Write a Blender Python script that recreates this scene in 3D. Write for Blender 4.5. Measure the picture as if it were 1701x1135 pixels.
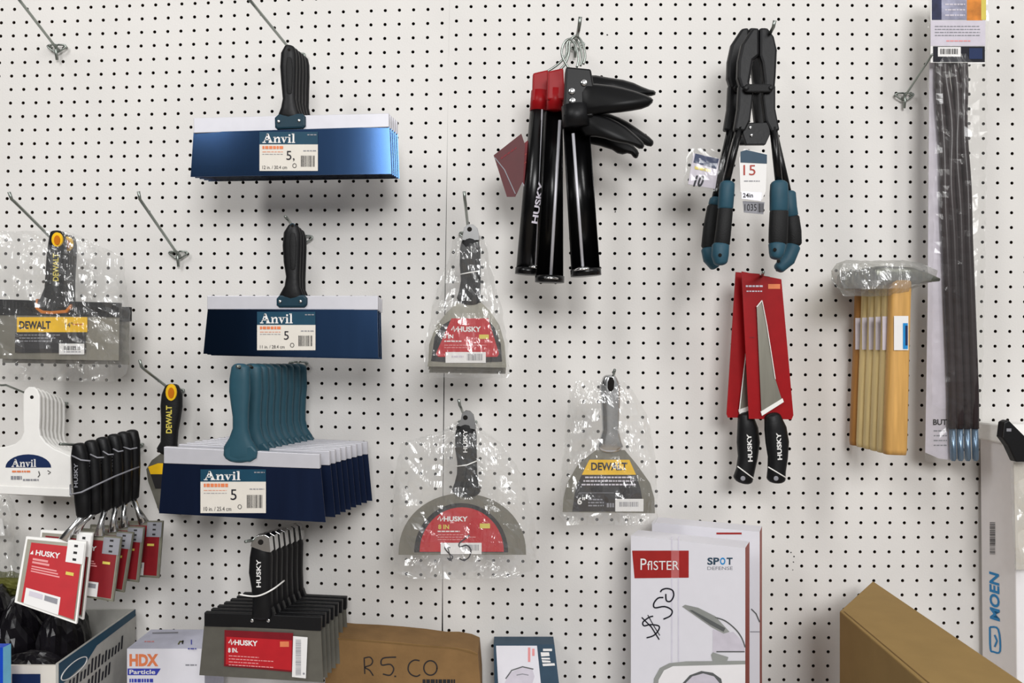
import bpy, math, random
from mathutils import Vector, Matrix
random.seed(7)
for o in list(bpy.data.objects): bpy.data.objects.remove(o)
SC = bpy.context.scene
COL = SC.collection
# ---------------------------------------------------------------- camera, light, exposure
F, D, CX, CY, Z0 = 1300.0, 1.36, 850.5, 567.5, 1.5
cam = bpy.data.cameras.new('camera'); co = bpy.data.objects.new('camera', cam); COL.objects.link(co)
cam.sensor_width = 36; cam.lens = 36 * F / 1701.0; cam.clip_start = 0.02
co.location = (0, -D, Z0); co.rotation_euler = (math.radians(90), 0, 0); SC.camera = co
vs = SC.view_settings
vs.view_transform = 'Standard'; vs.look = 'None'; vs.gamma = 1; vs.use_curve_mapping = False; vs.exposure = 0.0
wd = bpy.data.worlds.new('shop_air'); SC.world = wd; wd.use_nodes = True
nt = wd.node_tree; nt.nodes.clear()
wo = nt.nodes.new('ShaderNodeOutputWorld'); bg = nt.nodes.new('ShaderNodeBackground')
tc = nt.nodes.new('ShaderNodeTexCoord'); sx = nt.nodes.new('ShaderNodeSeparateXYZ'); cr = nt.nodes.new('ShaderNodeValToRGB')
mr = nt.nodes.new('ShaderNodeMapRange'); mr.inputs[1].default_value = -1; mr.inputs[2].default_value = 1
nt.links.new(tc.outputs['Generated'], sx.inputs[0]); nt.links.new(sx.outputs[2], mr.inputs[0]); nt.links.new(mr.outputs[0], cr.inputs[0])
cr.color_ramp.elements[0].position = 0.2; cr.color_ramp.elements[0].color = (.16, .15, .14, 1)
cr.color_ramp.elements[1].position = 0.85; cr.color_ramp.elements[1].color = (1, 1, 1, 1)
e = cr.color_ramp.elements.new(0.5); e.color = (.52, .52, .52, 1)
xr_ = nt.nodes.new('ShaderNodeMapRange'); xr_.interpolation_type = 'SMOOTHSTEP'; xr_.inputs[1].default_value = -.42; xr_.inputs[2].default_value = -.2; xr_.inputs[3].default_value = .18; xr_.inputs[4].default_value = 1.35
nt.links.new(sx.outputs[0], xr_.inputs[0]); ml = nt.nodes.new('ShaderNodeVectorMath'); ml.operation = 'SCALE'
nt.links.new(cr.outputs[0], ml.inputs[0]); nt.links.new(xr_.outputs[0], ml.inputs['Scale']); nt.links.new(ml.outputs[0], bg.inputs[0]); bg.inputs[1].default_value = 0.4; nt.links.new(bg.outputs[0], wo.inputs[0])
def area(name, loc, tgt, sx_, sy_, power, col=(1, 1, 1)):
    l = bpy.data.lights.new(name, 'AREA'); l.shape = 'RECTANGLE'; l.size = sx_; l.size_y = sy_; l.energy = power; l.color = col
    o = bpy.data.objects.new(name, l); COL.objects.link(o); o.location = loc
    o.rotation_euler = (Vector(tgt) - Vector(loc)).to_track_quat('-Z', 'Y').to_euler()
area('ceiling_lamp_left', (-1.35, -1.75, 3.0), (-0.2, 0, 1.1), 0.3, 1.3, 20, (1, .995, .985))
area('ceiling_lamp_right', (1.5, -1.7, 3.0), (0.5, 0, 1.1), 0.3, 1.3, 10, (1, .985, .965))
area('ceiling_lamp_rear', (0.45, -3.3, 2.6), (0, 0, 1.1), 1.3, 0.9, 64, (1, 1, 1))

# ---------------------------------------------------------------- materials
def smooth(P, n=5):
    P = [Vector(p) for p in P]; out = []
    for i in range(len(P) - 1):
        a, b, c, d = P[max(i - 1, 0)], P[i], P[i + 1], P[min(i + 2, len(P) - 1)]
        for k in range(n):
            t = k / n; out.append(.5 * (2 * b + (c - a) * t + (2 * a - 5 * b + 4 * c - d) * t * t + (3 * b - a - 3 * c + d) * t ** 3))
    return out + [P[-1]]
def lin(c): return tuple((v / 255 / 12.92 if v / 255 <= .04045 else ((v / 255 + .055) / 1.055) ** 2.4) for v in c)
MATS = {}
def mat(name, c, rough=.5, metal=0., var=.06, scale=60., bump=0., bscale=200., spec=.25, coat=0., stretch=None):
    m = bpy.data.materials.new(name); m.use_nodes = True; n = m.node_tree; p = n.nodes['Principled BSDF']
    t = n.nodes.new('ShaderNodeTexCoord'); no = n.nodes.new('ShaderNodeTexNoise'); no.inputs['Scale'].default_value = scale; no.inputs['Detail'].default_value = 3
    mp = n.nodes.new('ShaderNodeMapping'); n.links.new(t.outputs['Object'], mp.inputs[0]); n.links.new(mp.outputs[0], no.inputs['Vector'])
    if stretch: mp.inputs['Scale'].default_value = stretch
    r = n.nodes.new('ShaderNodeValToRGB'); L = lin(c)
    r.color_ramp.elements[0].position = .3; r.color_ramp.elements[1].position = .7
    r.color_ramp.elements[0].color = tuple(v * (1 - var) for v in L) + (1,); r.color_ramp.elements[1].color = tuple(min(1, v * (1 + var)) for v in L) + (1,)
    n.links.new(no.outputs['Fac'], r.inputs[0]); n.links.new(r.outputs[0], p.inputs['Base Color'])
    p.inputs['Roughness'].default_value = rough; p.inputs['Metallic'].default_value = metal
    p.inputs['Specular IOR Level'].default_value = spec; p.inputs['Coat Weight'].default_value = coat
    if bump:
        b = n.nodes.new('ShaderNodeBump'); b.inputs['Strength'].default_value = bump; b.inputs['Distance'].default_value = .002
        n2 = n.nodes.new('ShaderNodeTexNoise'); n2.inputs['Scale'].default_value = bscale; n.links.new(mp.outputs[0], n2.inputs['Vector'])
        n.links.new(n2.outputs['Fac'], b.inputs['Height']); n.links.new(b.outputs[0], p.inputs['Normal'])
    MATS[name] = m; return m
mat('board', (224, 221, 217), .6, var=.03, scale=6, bump=.12, bscale=350)
mat('board_core', (70, 56, 44), .9)
mat('void', (26, 23, 21), .95)
mat('black', (16, 16, 18), .45, bump=.1, spec=.28)
mat('rubber', (22, 22, 23), .6, bump=.25, bscale=500, spec=.28)
mat('moulded_black', (13, 13, 14), .38, spec=.16)
mat('gloss_black', (10, 10, 11), .25, spec=.35)
mat('teal_dark', (22, 52, 66), .42)
mat('teal', (42, 78, 92), .45, var=.05)
mat('teal_grip', (42, 78, 94), .5)
mat('bar', (205, 204, 210), .42, metal=.35, var=.02)
mat('blue_steel', (60, 88, 128), .17, metal=1., var=.06, scale=14, stretch=(3, 1, .4))
mat('navy_steel', (26, 38, 66), .38, metal=.7, var=.12, scale=14, stretch=(3, 1, .4))
mat('steel', (140, 137, 126), .36, metal=.65, var=.08, scale=12, stretch=(8, 1, 1))
mat('steel_matte', (146, 142, 130), .45, metal=.5, var=.05)
mat('cap_metal', (130, 130, 130), .42, metal=.6)
mat('chrome', (225, 225, 225), .2, metal=1., var=.02)
mat('zinc', (150, 156, 150), .35, metal=.9)
mat('white_plastic', (238, 236, 232), .4, var=.015)
mat('white_paper', (232, 230, 228), .6, var=.01)
mat('cream_label', (222, 216, 206), .6, var=.02)
mat('teal_print', (22, 66, 88), .5)
mat('navy_print', (26, 44, 84), .5)
mat('orange_print', (226, 130, 86), .6)
mat('grey_print', (140, 140, 146), .6)
mat('dark_print', (40, 38, 40), .6)
mat('ink', (24, 24, 34), .6)
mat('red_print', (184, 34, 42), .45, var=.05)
mat('red_label_shaded', (128, 22, 30), .45)  # label red darkened to paint in the shade on the rear fan knives
mat('steel_dark', (112, 110, 102), .42, metal=.5, var=.06)
mat('guard_shaded', (112, 110, 96), .35, var=.15)  # white guard greyed to paint in the shade deeper in the fan
mat('red_dark', (120, 22, 32), .5)
mat('red_ink', (170, 70, 60), .6)
mat('pink_print', (226, 150, 150), .6)
mat('yellow', (240, 190, 30), .45)
mat('amber', (196, 110, 10), .5)
mat('tag_yellow', (214, 196, 90), .5)
mat('red_plastic', (150, 16, 22), .4, spec=.18)
mat('tape_print', (190, 104, 104), .5)
mat('tape_line', (214, 210, 222), .4)
mat('maroon', (84, 26, 30), .45)
mat('blue_print', (60, 70, 170), .5)
mat('blue_logo', (34, 136, 200), .5)
mat('bright_blue', (20, 70, 190), .4)
mat('cyan', (120, 190, 220), .4)
mat('slate', (52, 74, 92), .5)
mat('carton', (150, 122, 74), .75, var=.05, scale=25, bump=.1)
mat('carton_worn_shaded', (132, 101, 63), .75, var=.12, scale=25, bump=.2)  # worn brown, also darkened in colour for the shade it stands in
mat('carton_edge', (120, 92, 54), .8)
mat('box_white', (226, 224, 230), .45, var=.01)
mat('box_grey', (240, 237, 238), .5, var=.015)
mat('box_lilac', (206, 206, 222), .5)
mat('bin_grey', (176, 174, 168), .6)
mat('pfister_red', (160, 42, 40), .45)
mat('spine_red', (150, 62, 46), .5)
mat('faucet', (150, 152, 148), .4, var=.15, scale=12)
mat('faucet_dark', (96, 98, 98), .4)
mat('wood', (205, 158, 90), .5, var=.16, scale=14, stretch=(9, 9, .7))
mat('wood_pale', (218, 194, 138), .5, var=.12, scale=14, stretch=(9, 9, .7))
mat('wood_dark', (166, 116, 60), .5, var=.12, scale=14, stretch=(9, 9, .7))
mat('hammer_steel', (120, 122, 112), .28, metal=.85, var=.35, scale=30, bump=.3, bscale=80)
mat('rod_brown', (48, 40, 41), .25, var=.25, scale=30, stretch=(1, 1, .2))
mat('tip_blue', (110, 130, 150), .25, metal=.6)
mat('olive', (92, 92, 40), .6, var=.2)
mat('lilac', (206, 200, 210), .6)
mat('picture_orange', (210, 130, 50), .5, var=.4, scale=40)
mat('picture_navy', (40, 44, 74), .5, var=.5, scale=60)
mat('picture_grey', (150, 150, 170), .5, var=.35, scale=60)
mat('grime', (150, 140, 128), .6)
def film(name, tint, gl, rough, bscale, bstr, haze):
    m = bpy.data.materials.new(name); m.use_nodes = True; n = m.node_tree; n.nodes.clear()
    out = n.nodes.new('ShaderNodeOutputMaterial'); tr = n.nodes.new('ShaderNodeBsdfTransparent'); tr.inputs[0].default_value = tint
    g = n.nodes.new('ShaderNodeBsdfGlossy'); g.inputs['Roughness'].default_value = rough; g.inputs[0].default_value = (1, 1, 1, 1)
    df = n.nodes.new('ShaderNodeBsdfDiffuse'); df.inputs[0].default_value = (.9, .9, .9, 1)
    t = n.nodes.new('ShaderNodeTexCoord'); v = n.nodes.new('ShaderNodeTexVoronoi'); v.inputs['Scale'].default_value = bscale; v.feature = 'F1'
    no = n.nodes.new('ShaderNodeTexNoise'); no.inputs['Scale'].default_value = bscale * .6; no.inputs['Detail'].default_value = 4; no.inputs['Distortion'].default_value = 1.5
    mp = n.nodes.new('ShaderNodeMapping'); mp.inputs['Rotation'].default_value = (0, .5, 0); mp.inputs['Scale'].default_value = (1.3, 1, .5); n.links.new(t.outputs['Object'], mp.inputs[0]); n.links.new(mp.outputs[0], no.inputs['Vector'])
    vm = n.nodes.new('ShaderNodeVectorMath'); vm.operation = 'MULTIPLY_ADD'; vm.inputs[1].default_value = (.03,) * 3
    n.links.new(no.outputs['Color'], vm.inputs[0]); n.links.new(mp.outputs[0], vm.inputs[2]); n.links.new(vm.outputs[0], v.inputs['Vector'])
    ad = n.nodes.new('ShaderNodeMath'); n.links.new(v.outputs['Distance'], ad.inputs[0]); n.links.new(no.outputs['Fac'], ad.inputs[1])
    b = n.nodes.new('ShaderNodeBump'); b.inputs['Strength'].default_value = bstr; b.inputs['Distance'].default_value = .012
    n.links.new(ad.outputs[0], b.inputs['Height']); n.links.new(b.outputs[0], g.inputs['Normal'])
    mm = n.nodes.new('ShaderNodeValue'); mm.outputs[0].default_value = gl
    m1 = n.nodes.new('ShaderNodeMixShader'); m1.inputs[0].default_value = haze; n.links.new(tr.outputs[0], m1.inputs[1]); n.links.new(df.outputs[0], m1.inputs[2])
    m2 = n.nodes.new('ShaderNodeMixShader'); n.links.new(mm.outputs[0], m2.inputs[0]); n.links.new(m1.outputs[0], m2.inputs[1]); n.links.new(g.outputs[0], m2.inputs[2])
    n.links.new(m2.outputs[0], out.inputs[0]); MATS[name] = m
film('clear_bag', (.985, .985, .98, 1), .085, .15, 20, 1.0, .05)
film('wrap_film', (.78, .78, .75, 1), .12, .2, 26, 1.0, .14)
film('smooth_film', (.985, .985, .98, 1), .03, .15, 9, .7, .02)

# ---------------------------------------------------------------- helpers
def W(px, py, d):
    k = (D - d) / F
    return Vector(((px - CX) * k, -d, Z0 - (py - CY) * k))
class MB:
    def __init__(s): s.v = []; s.f = []; s.m = []; s.s = []; s.mats = []
    def mi(s, name):
        if name not in s.mats: s.mats.append(name)
        return s.mats.index(name)
    def face(s, pts, m, smooth=False):
        b = len(s.v); s.v += [tuple(p) for p in pts]; s.f.append(tuple(range(b, b + len(pts)))); s.m.append(s.mi(m)); s.s.append(smooth)
    def mesh(s, vs_, fs, m, smooth=False):
        b = len(s.v); s.v += [tuple(p) for p in vs_]; k = s.mi(m)
        for f in fs: s.f.append(tuple(b + i for i in f)); s.m.append(k); s.s.append(smooth)
    def build(s, name, parent=None, bevel=0.):
        me = bpy.data.meshes.new(name); me.from_pydata(s.v, [], s.f)
        for n in s.mats: me.materials.append(MATS[n])
        me.polygons.foreach_set('material_index', s.m); me.polygons.foreach_set('use_smooth', s.s); me.update()
        o = bpy.data.objects.new(name, me); COL.objects.link(o)
        if parent is not None: o.parent = parent
        if bevel:
            b = o.modifiers.new('bevel', 'BEVEL'); b.width = bevel; b.segments = 2; b.limit_method = 'ANGLE'; b.angle_limit = math.radians(50)
        return o
    # solids --------------------------------------------------
    def plate(s, m, pts, th, mt, lift=0., smooth=False):
        fr = [m(x, y, lift) for x, y in pts]; bk = [p + Vector((0, th, 0)) for p in fr]; n = len(pts)
        s.mesh(fr + bk, [tuple(range(n)), tuple(range(2 * n - 1, n - 1, -1))] + [(i, i + n, (i + 1) % n + n, (i + 1) % n) for i in range(n)], mt)
    def bowed(s, m, tl, tr, br, bl, th, bow, mt, nx=14, lift=0.):
        V = []; Fc = []
        for i in range(nx + 1):
            t = i / nx; q = bow * (1 - (2 * t - 1) ** 2) + lift
            a = m(tl[0] + (tr[0] - tl[0]) * t, tl[1] + (tr[1] - tl[1]) * t, q); b = m(bl[0] + (br[0] - bl[0]) * t, bl[1] + (br[1] - bl[1]) * t, q)
            V += [a, b, a + Vector((0, th, 0)), b + Vector((0, th, 0))]
        fr = [V[4 * i + q] for i in range(nx + 1) for q in (0, 1)]
        s.mesh(fr, [(2 * i, 2 * i + 1, 2 * i + 3, 2 * i + 2) for i in range(nx)], mt, True)
        for i in range(nx):
            a = 4 * i; b = a + 4
            Fc += [(a + 2, b + 2, b + 3, a + 3), (a, b, b + 2, a + 2), (a + 1, a + 3, b + 3, b + 1)]
        Fc += [(0, 2, 3, 1), (4 * nx, 4 * nx + 1, 4 * nx + 3, 4 * nx + 2)]
        s.mesh(V, Fc, mt, False)
    def loft(s, cs, ws, ds, mt, n=16, pw=2.4, caps=True):
        """cs centres (3D), ws half widths in the picture plane, ds half depths along y"""
        cs = [Vector(c) for c in cs]; V = []; Fc = []
        for i, c in enumerate(cs):
            a = cs[max(i - 1, 0)]; b = cs[min(i + 1, len(cs) - 1)]; t = (b - a); t.y = 0; t.normalize(); u = Vector((t.z, 0, -t.x))
            for k in range(n):
                an = 2 * math.pi * k / n; ca, sa = math.cos(an), math.sin(an)
                V.append(c + u * ws[i] * math.copysign(abs(ca) ** (2 / pw), ca) + Vector((0, ds[i] * math.copysign(abs(sa) ** (2 / pw), sa), 0)))
        for i in range(len(cs) - 1):
            for k in range(n): Fc.append((i * n + k, i * n + (k + 1) % n, (i + 1) * n + (k + 1) % n, (i + 1) * n + k))
        if caps: Fc += [tuple(range(n - 1, -1, -1)), tuple(range((len(cs) - 1) * n, len(cs) * n))]
        s.mesh(V, Fc, mt, True)
    def grip(s, T, st, hd, mt, dy=0., pw=2.4):
        """rounded grip from stations (x, y, half width) in photo pixels"""
        k = T.k; st = list(st); (x0, y0, w0), (x1, y1, w1) = st[0], st[-1]
        def ext(a, b, w, sg): # domed ends
            dx, dy_ = a[0] - b[0], a[1] - b[1]; L = math.hypot(dx, dy_) or 1; dx /= L; dy_ /= L
            return [(a[0] + dx * w * e_, a[1] + dy_ * w * e_, w * f_) for e_, f_ in ((.45, .35), (.36, .66), (.2, .88))]
        A = ext(st[0], st[1], w0, 1); B = ext(st[-1], st[-2], w1, 1)[::-1]
        full = A + st + B; wm = max(w for _, _, w in st)
        fr = [.4, .7, .9] + [1] * len(st) + [.9, .7, .4]
        s.loft([T.L(x, y, dy) for x, y, w in full], [w * k for _, _, w in full], [hd * f for f in fr], mt, pw=pw)
    def tube(s, pts, r, mt, n=8):
        pts = [Vector(p) for p in pts]; V = []; Fc = []; up = None
        for i, c in enumerate(pts):
            t = (pts[min(i + 1, len(pts) - 1)] - pts[max(i - 1, 0)]).normalized()
            if up is None: up = t.orthogonal().normalized()
            up = (up - t * up.dot(t)).normalized(); w = t.cross(up); rr = r[i] if isinstance(r, (list, tuple)) else r
            for k in range(n):
                a = 2 * math.pi * k / n; V.append(c + (up * math.cos(a) + w * math.sin(a)) * rr)
        for i in range(len(pts) - 1):
            for k in range(n): Fc.append((i * n + k, i * n + (k + 1) % n, (i + 1) * n + (k + 1) % n, (i + 1) * n + k))
        Fc += [tuple(range(n - 1, -1, -1)), tuple(range((len(pts) - 1) * n, len(pts) * n))]
        s.mesh(V, Fc, mt, True)
    def puff(s, T_, P, hi, dy, th, mt):
        # cushion-shaped solid from an outline: rounded over on the front and on the back
        P = [((P[i][0] * 3 + P[(i + 1) % len(P)][0]) / 4, (P[i][1] * 3 + P[(i + 1) % len(P)][1]) / 4) if q == 0 else ((P[i][0] + 3 * P[(i + 1) % len(P)][0]) / 4, (P[i][1] + 3 * P[(i + 1) % len(P)][1]) / 4) for i in range(len(P)) for q in (0, 1)]
        n = len(P); V = []; Fc = []; area_ = sum(P[i][0] * P[(i + 1) % n][1] - P[(i + 1) % n][0] * P[i][1] for i in range(n)); sg = 1 if area_ > 0 else -1
        N_ = []
        for i in range(n):
            a = P[i - 1]; b = P[(i + 1) % n]; dx, dy_ = b[0] - a[0], b[1] - a[1]; l = math.hypot(dx, dy_) or 1; N_.append((-dy_ / l * sg, dx / l * sg))
        rings = [(2.5, -th), (.8, -th * .7), (0, -th * .3), (.8, 0), (2.5, hi * .35), (5, hi * .55)]
        for ins, yy in rings:
            for p, nn in zip(P, N_): V.append(T_.L(p[0] + nn[0] * ins, p[1] + nn[1] * ins, dy + yy))
        for r_ in range(len(rings) - 1):
            for i in range(n): Fc.append((r_ * n + i, r_ * n + (i + 1) % n, (r_ + 1) * n + (i + 1) % n, (r_ + 1) * n + i))
        Fc += [tuple(range(n))[::-1], tuple(range((len(rings) - 1) * n, len(rings) * n))]; s.mesh(V, Fc, mt, True)
    def disc(s, c, r, h, mt, n=16, axis=(0, -1, 0)):
        c = Vector(c); a = Vector(axis).normalized(); s.tube([c, c + a * h * .7, c + a * h], [r, r, r * .8], mt, n)
    def box(s, a, b, mt):
        (x0, y0, z0), (x1, y1, z1) = a, b
        V = [(x, y, z) for x in (x0, x1) for y in (y0, y1) for z in (z0, z1)]
        s.mesh(V, [(0, 1, 3, 2), (4, 6, 7, 5), (0, 4, 5, 1), (2, 3, 7, 6), (0, 2, 6, 4), (1, 5, 7, 3)], mt)
    # flat printing ---------------------------------------------
    def poly(s, m, pts, mt, lift): s.face([m(x, y, lift) for x, y in pts], mt)
    def rect(s, m, x0, y0, x1, y1, mt, lift): s.poly(m, [(x0, y0), (x0, y1), (x1, y1), (x1, y0)], mt, lift)
    def stroke(s, m, pts, w, mt, lift):
        if len(pts) >= 5: pts = [(p.x, p.y) for p in smooth([(x, y, 0) for x, y in pts], 4)]
        n = len(pts); Lp = []; Rp = []
        for i in range(n):
            a = pts[max(i - 1, 0)]; b = pts[min(i + 1, n - 1)]; dx, dy = b[0] - a[0], b[1] - a[1]; l = math.hypot(dx, dy) or 1
            ox, oy = -dy / l * w / 2, dx / l * w / 2; Lp.append((pts[i][0] + ox, pts[i][1] + oy)); Rp.append((pts[i][0] - ox, pts[i][1] - oy))
        for i in range(n - 1): s.poly(m, [Lp[i], Lp[i + 1], Rp[i + 1], Rp[i]], mt, lift)
    def code(s, m, x0, y0, x1, y1, mt, lift, seed=1, vert=False):
        r = random.Random(seed); x = 0.; Ltot = (y1 - y0) if vert else (x1 - x0)
        while x < Ltot - .5:
            w = r.choice((.5, .8, 1.2)); w = min(w, Ltot - x)
            if vert: s.rect(m, x0, y0 + x, x1, y0 + x + w, mt, lift)
            else: s.rect(m, x0 + x, y0, x0 + x + w, y1, mt, lift)
            x += w + r.choice((.6, .9, 1.3))
    def lines(s, m, x0, x1, y, h, mt, lift, seed=1, slope=0.):
        r = random.Random(seed); x = x0
        while x < x1 - 1:
            w = min(r.uniform(2.5, 7), x1 - x); s.poly(m, [(x, y + slope * (x - x0)), (x, y + h + slope * (x - x0)), (x + w, y + h + slope * (x + w - x0)), (x + w, y + slope * (x + w - x0))], mt, lift); x += w + 1.2
    def text(s, m, txt, x, y, h, mt, lift, width=None, rot=0., bold=0., shear=0.):
        V, P, w = glyphs(txt, bold, shear); sc = h / .69; sxx = (width / w) if width else sc
        ca, sa = math.cos(math.radians(rot)), math.sin(math.radians(rot))
        pts = []
        for a, b in V:
            u, v = a * sxx, b * sc; pts.append(m(x + u * ca + v * -sa * 1, y - (u * sa + v * ca), lift))
        s.mesh(pts, P, mt)
SLAB = [[(.12, .1), (.5, 1), (.58, .85), (.22, .1)], [(.42, .84), (.45, 1), (.62, 1), (.98, .1), (.7, .1)], [(.25, .3), (.25, .4), (.78, .4), (.78, .3)], [(0, 0), (0, .1), (.36, .1), (.36, 0)], [(.62, 0), (.62, .1), (1.08, .1), (1.08, 0)],
    [(1.2, .09), (1.2, .6), (1.38, .6), (1.38, .09)], [(1.12, .56), (1.12, .64), (1.38, .64), (1.38, .56)], [(1.12, 0), (1.12, .09), (1.46, .09), (1.46, 0)], [(1.38, .4), (1.38, .5), (1.5, .65), (1.66, .66), (1.78, .56), (1.8, .09), (1.62, .09), (1.62, .46), (1.54, .53)], [(1.54, 0), (1.54, .09), (1.88, .09), (1.88, 0)],
    [(1.88, .56), (1.88, .64), (2.2, .64), (2.2, .56)], [(2.3, .56), (2.3, .64), (2.56, .64), (2.56, .56)], [(2.18, 0), (1.95, .6), (2.14, .6), (2.29, .2), (2.24, 0)], [(2.24, 0), (2.26, .16), (2.4, .6), (2.48, .6)],
    [(2.68, .09), (2.68, .6), (2.86, .6), (2.86, .09)], [(2.6, .56), (2.6, .64), (2.86, .64), (2.86, .56)], [(2.6, 0), (2.6, .09), (2.94, .09), (2.94, 0)], [(2.68, .74), (2.68, .92), (2.86, .92), (2.86, .74)],
    [(3.08, .09), (3.08, .94), (3.26, .94), (3.26, .09)], [(3.0, .91), (3.0, 1), (3.26, 1), (3.26, .91)], [(3.0, 0), (3.0, .09), (3.34, .09), (3.34, 0)]]
def slab_word(m_, q, x, y, h, w, mt, lift):
    for P in SLAB: m_.poly(q, [(x + a / 3.34 * w, y - b_ * h) for a, b_ in P][::-1], mt, lift)
GC = {}
def glyphs(txt, bold, shear):
    key = (txt, bold, shear)
    if key not in GC:
        c = bpy.data.curves.new('lettering', 'FONT'); c.body = txt; c.offset = bold; c.shear = shear; c.resolution_u = 3
        o = bpy.data.objects.new('lettering', c); me = o.to_mesh()
        V = [(v.co.x, v.co.y) for v in me.vertices]; P = [tuple(p.vertices) for p in me.polygons]
        x0 = min(v[0] for v in V); w = max(v[0] for v in V) - x0; V = [(a - x0, b) for a, b in V]
        o.to_mesh_clear(); bpy.data.objects.remove(o); bpy.data.curves.remove(c); GC[key] = (V, P, w)
    return GC[key]
class T:
    """a thing: an Empty anchored at a photo point at distance d in front of the board"""
    def __init__(s, name, label, cat, ax, ay, d, group=None):
        s.a = W(ax, ay, d); s.d = d; s.k = (D - d) / F; s.ax = ax; s.ay = ay
        o = bpy.data.objects.new(name, None); COL.objects.link(o); o.location = s.a; o.empty_display_size = .01
        o['label'] = label; o['category'] = cat
        if group: o['group'] = group
        s.o = o
    def L(s, px, py, dy=0.): return W(px, py, s.d + dy) - s.a
    def at(s, dy): return lambda x, y, l=0.: s.L(x, y, dy + l)
def tag(o, label, cat, group=None):
    o['label'] = label; o['category'] = cat
    if group: o['group'] = group
def dup(r, loc, label, group=None, skip=()):
    n = r.copy(); COL.objects.link(n); n.location = loc; n['label'] = label
    if group: n['group'] = group
    for c in r.children:
        if c.name.split('.')[0] in skip: continue
        k = c.copy(); COL.objects.link(k); k.parent = n
        for g in c.children: q = g.copy(); COL.objects.link(q); q.parent = k
    return n
def planemap(T_, P0, P1, P2):
    """map photo points onto the plane through three world points"""
    n = (P1 - P0).cross(P2 - P0).normalized(); C = Vector((0, -D, Z0))
    if n.dot(C - P0) < 0: n = -n
    def m(x, y, l=0.):
        dr = Vector(((x - CX) / F, 1, -(y - CY) / F)); t = n.dot(P0 + n * l - C) / n.dot(dr); return C + dr * t - T_.a
    return m

# ---------------------------------------------------------------- pegboard wall
TERMS = [(0, 0), (0, 1), (0, 2), (0, 3), (1, 0), (1, 1), (1, 2), (2, 0), (2, 1), (3, 0)]
RX = [806.4988, -6.5982, 0.9846, -0.2672, 480.2798, 8.5508, -3.0908, 10.7187, -2.3888, -4.0692]
RY = [10.5903, 468.6648, 20.066, -6.2166, -8.8243, 14.9223, -1.6338, 7.1714, -5.5271, -0.8597]
LX = [3.2496, -20.925, 3.4128, 1.6075, 418.9139, 5.8451, -3.6209, 8.9582, 1.5005, 3.6183]
LY = [15.9664, 438.8824, 18.0391, -5.7908, -8.7173, 13.4194, 1.7034, -9.0903, 1.0031, 3.3631]
def grid(j, i, X, Y, j0, j1):
    u = min(max(j, j0), j1); v = min(max(i, -1), 46)
    def ev(C, a, b): return sum(c * (a / 20) ** p * (b / 20) ** q for c, (p, q) in zip(C, TERMS))
    r = []
    for C in (X, Y): r.append(ev(C, u, v) + (ev(C, u + .1, v) - ev(C, u - .1, v)) * 5 * (j - u) + (ev(C, u, v + .1) - ev(C, u, v - .1)) * 5 * (i - v))
    return W(r[0], r[1], 0)
def pegboard(name, X, Y, ja, jb, ia, ib, j0, j1):
    V = []; Fc = []; M = []; NS = 16
    off = [(1, 0), (1, .4142), (1, 1), (.4142, 1), (0, 1), (-.4142, 1), (-1, 1), (-1, .4142), (-1, 0), (-1, -.4142), (-1, -1), (-.4142, -1), (0, -1), (.4142, -1), (1, -1), (1, -.4142)]
    r = .0028
    for i in range(ia, ib + 1):
        for j in range(ja, jb + 1):
            c = grid(j, i, X, Y, j0, j1); b = len(V)
            cn = {(a, q): grid(j + a * .5, i + q * .5, X, Y, j0, j1) for a in (-1, 1) for q in (-1, 1)}
            for a, q in off:
                p = (cn[(-1, -1)] * (1 - a) * (1 - q) + cn[(1, -1)] * (1 + a) * (1 - q) + cn[(-1, 1)] * (1 - a) * (1 + q) + cn[(1, 1)] * (1 + a) * (1 + q)) / 4
                V.append(p)
            for a, q in off:
                l = math.hypot(a, q); V.append(c + Vector((a / l * r, 0, -q / l * r)))
            for a, q in off:
                l = math.hypot(a, q); V.append(c + Vector((a / l * r, .005, -q / l * r)))
            for k in range(NS):
                n = (k + 1) % NS
                Fc.append((b + k, b + n, b + NS + n, b + NS + k)); M.append(0)
                Fc.append((b + NS + k, b + NS + n, b + 2 * NS + n, b + 2 * NS + k)); M.append(1)
    me = bpy.data.meshes.new(name); me.from_pydata([tuple(v) for v in V], [], Fc); me.materials.append(MATS['board']); me.materials.append(MATS['board_core'])
    me.polygons.foreach_set('material_index', M); me.update()
    o = bpy.data.objects.new(name, me); COL.objects.link(o); o['kind'] = 'structure'; return o
pegboard('wall_left', LX, LY, -22, 33, -4, 55, 0, 33)
pegboard('wall_right', RX, RY, -2, 58, -4, 55, -2, 36)
b = MB(); b.box((-1.45, .012, .3), (1.45, .05, 2.25), 'void'); w = b.build('wall_back'); w['kind'] = 'structure'
SHELF = .72
b = MB(); b.box((-1.45, -.46, SHELF - .03), (1.45, -.002, SHELF), 'bar'); o = b.build('shelf_deck', bevel=.003); o['kind'] = 'structure'
b = MB()
for x in (-1.25, 0, 1.25): b.box((x - .015, -.42, .3), (x + .015, -.002, SHELF - .031), 'bar')
o = b.build('trim_1'); o['kind'] = 'structure'
b = MB(); b.box((-3, -4, .27), (3, .3, .3), 'grime'); o = b.build('floor'); o['kind'] = 'structure'

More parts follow.
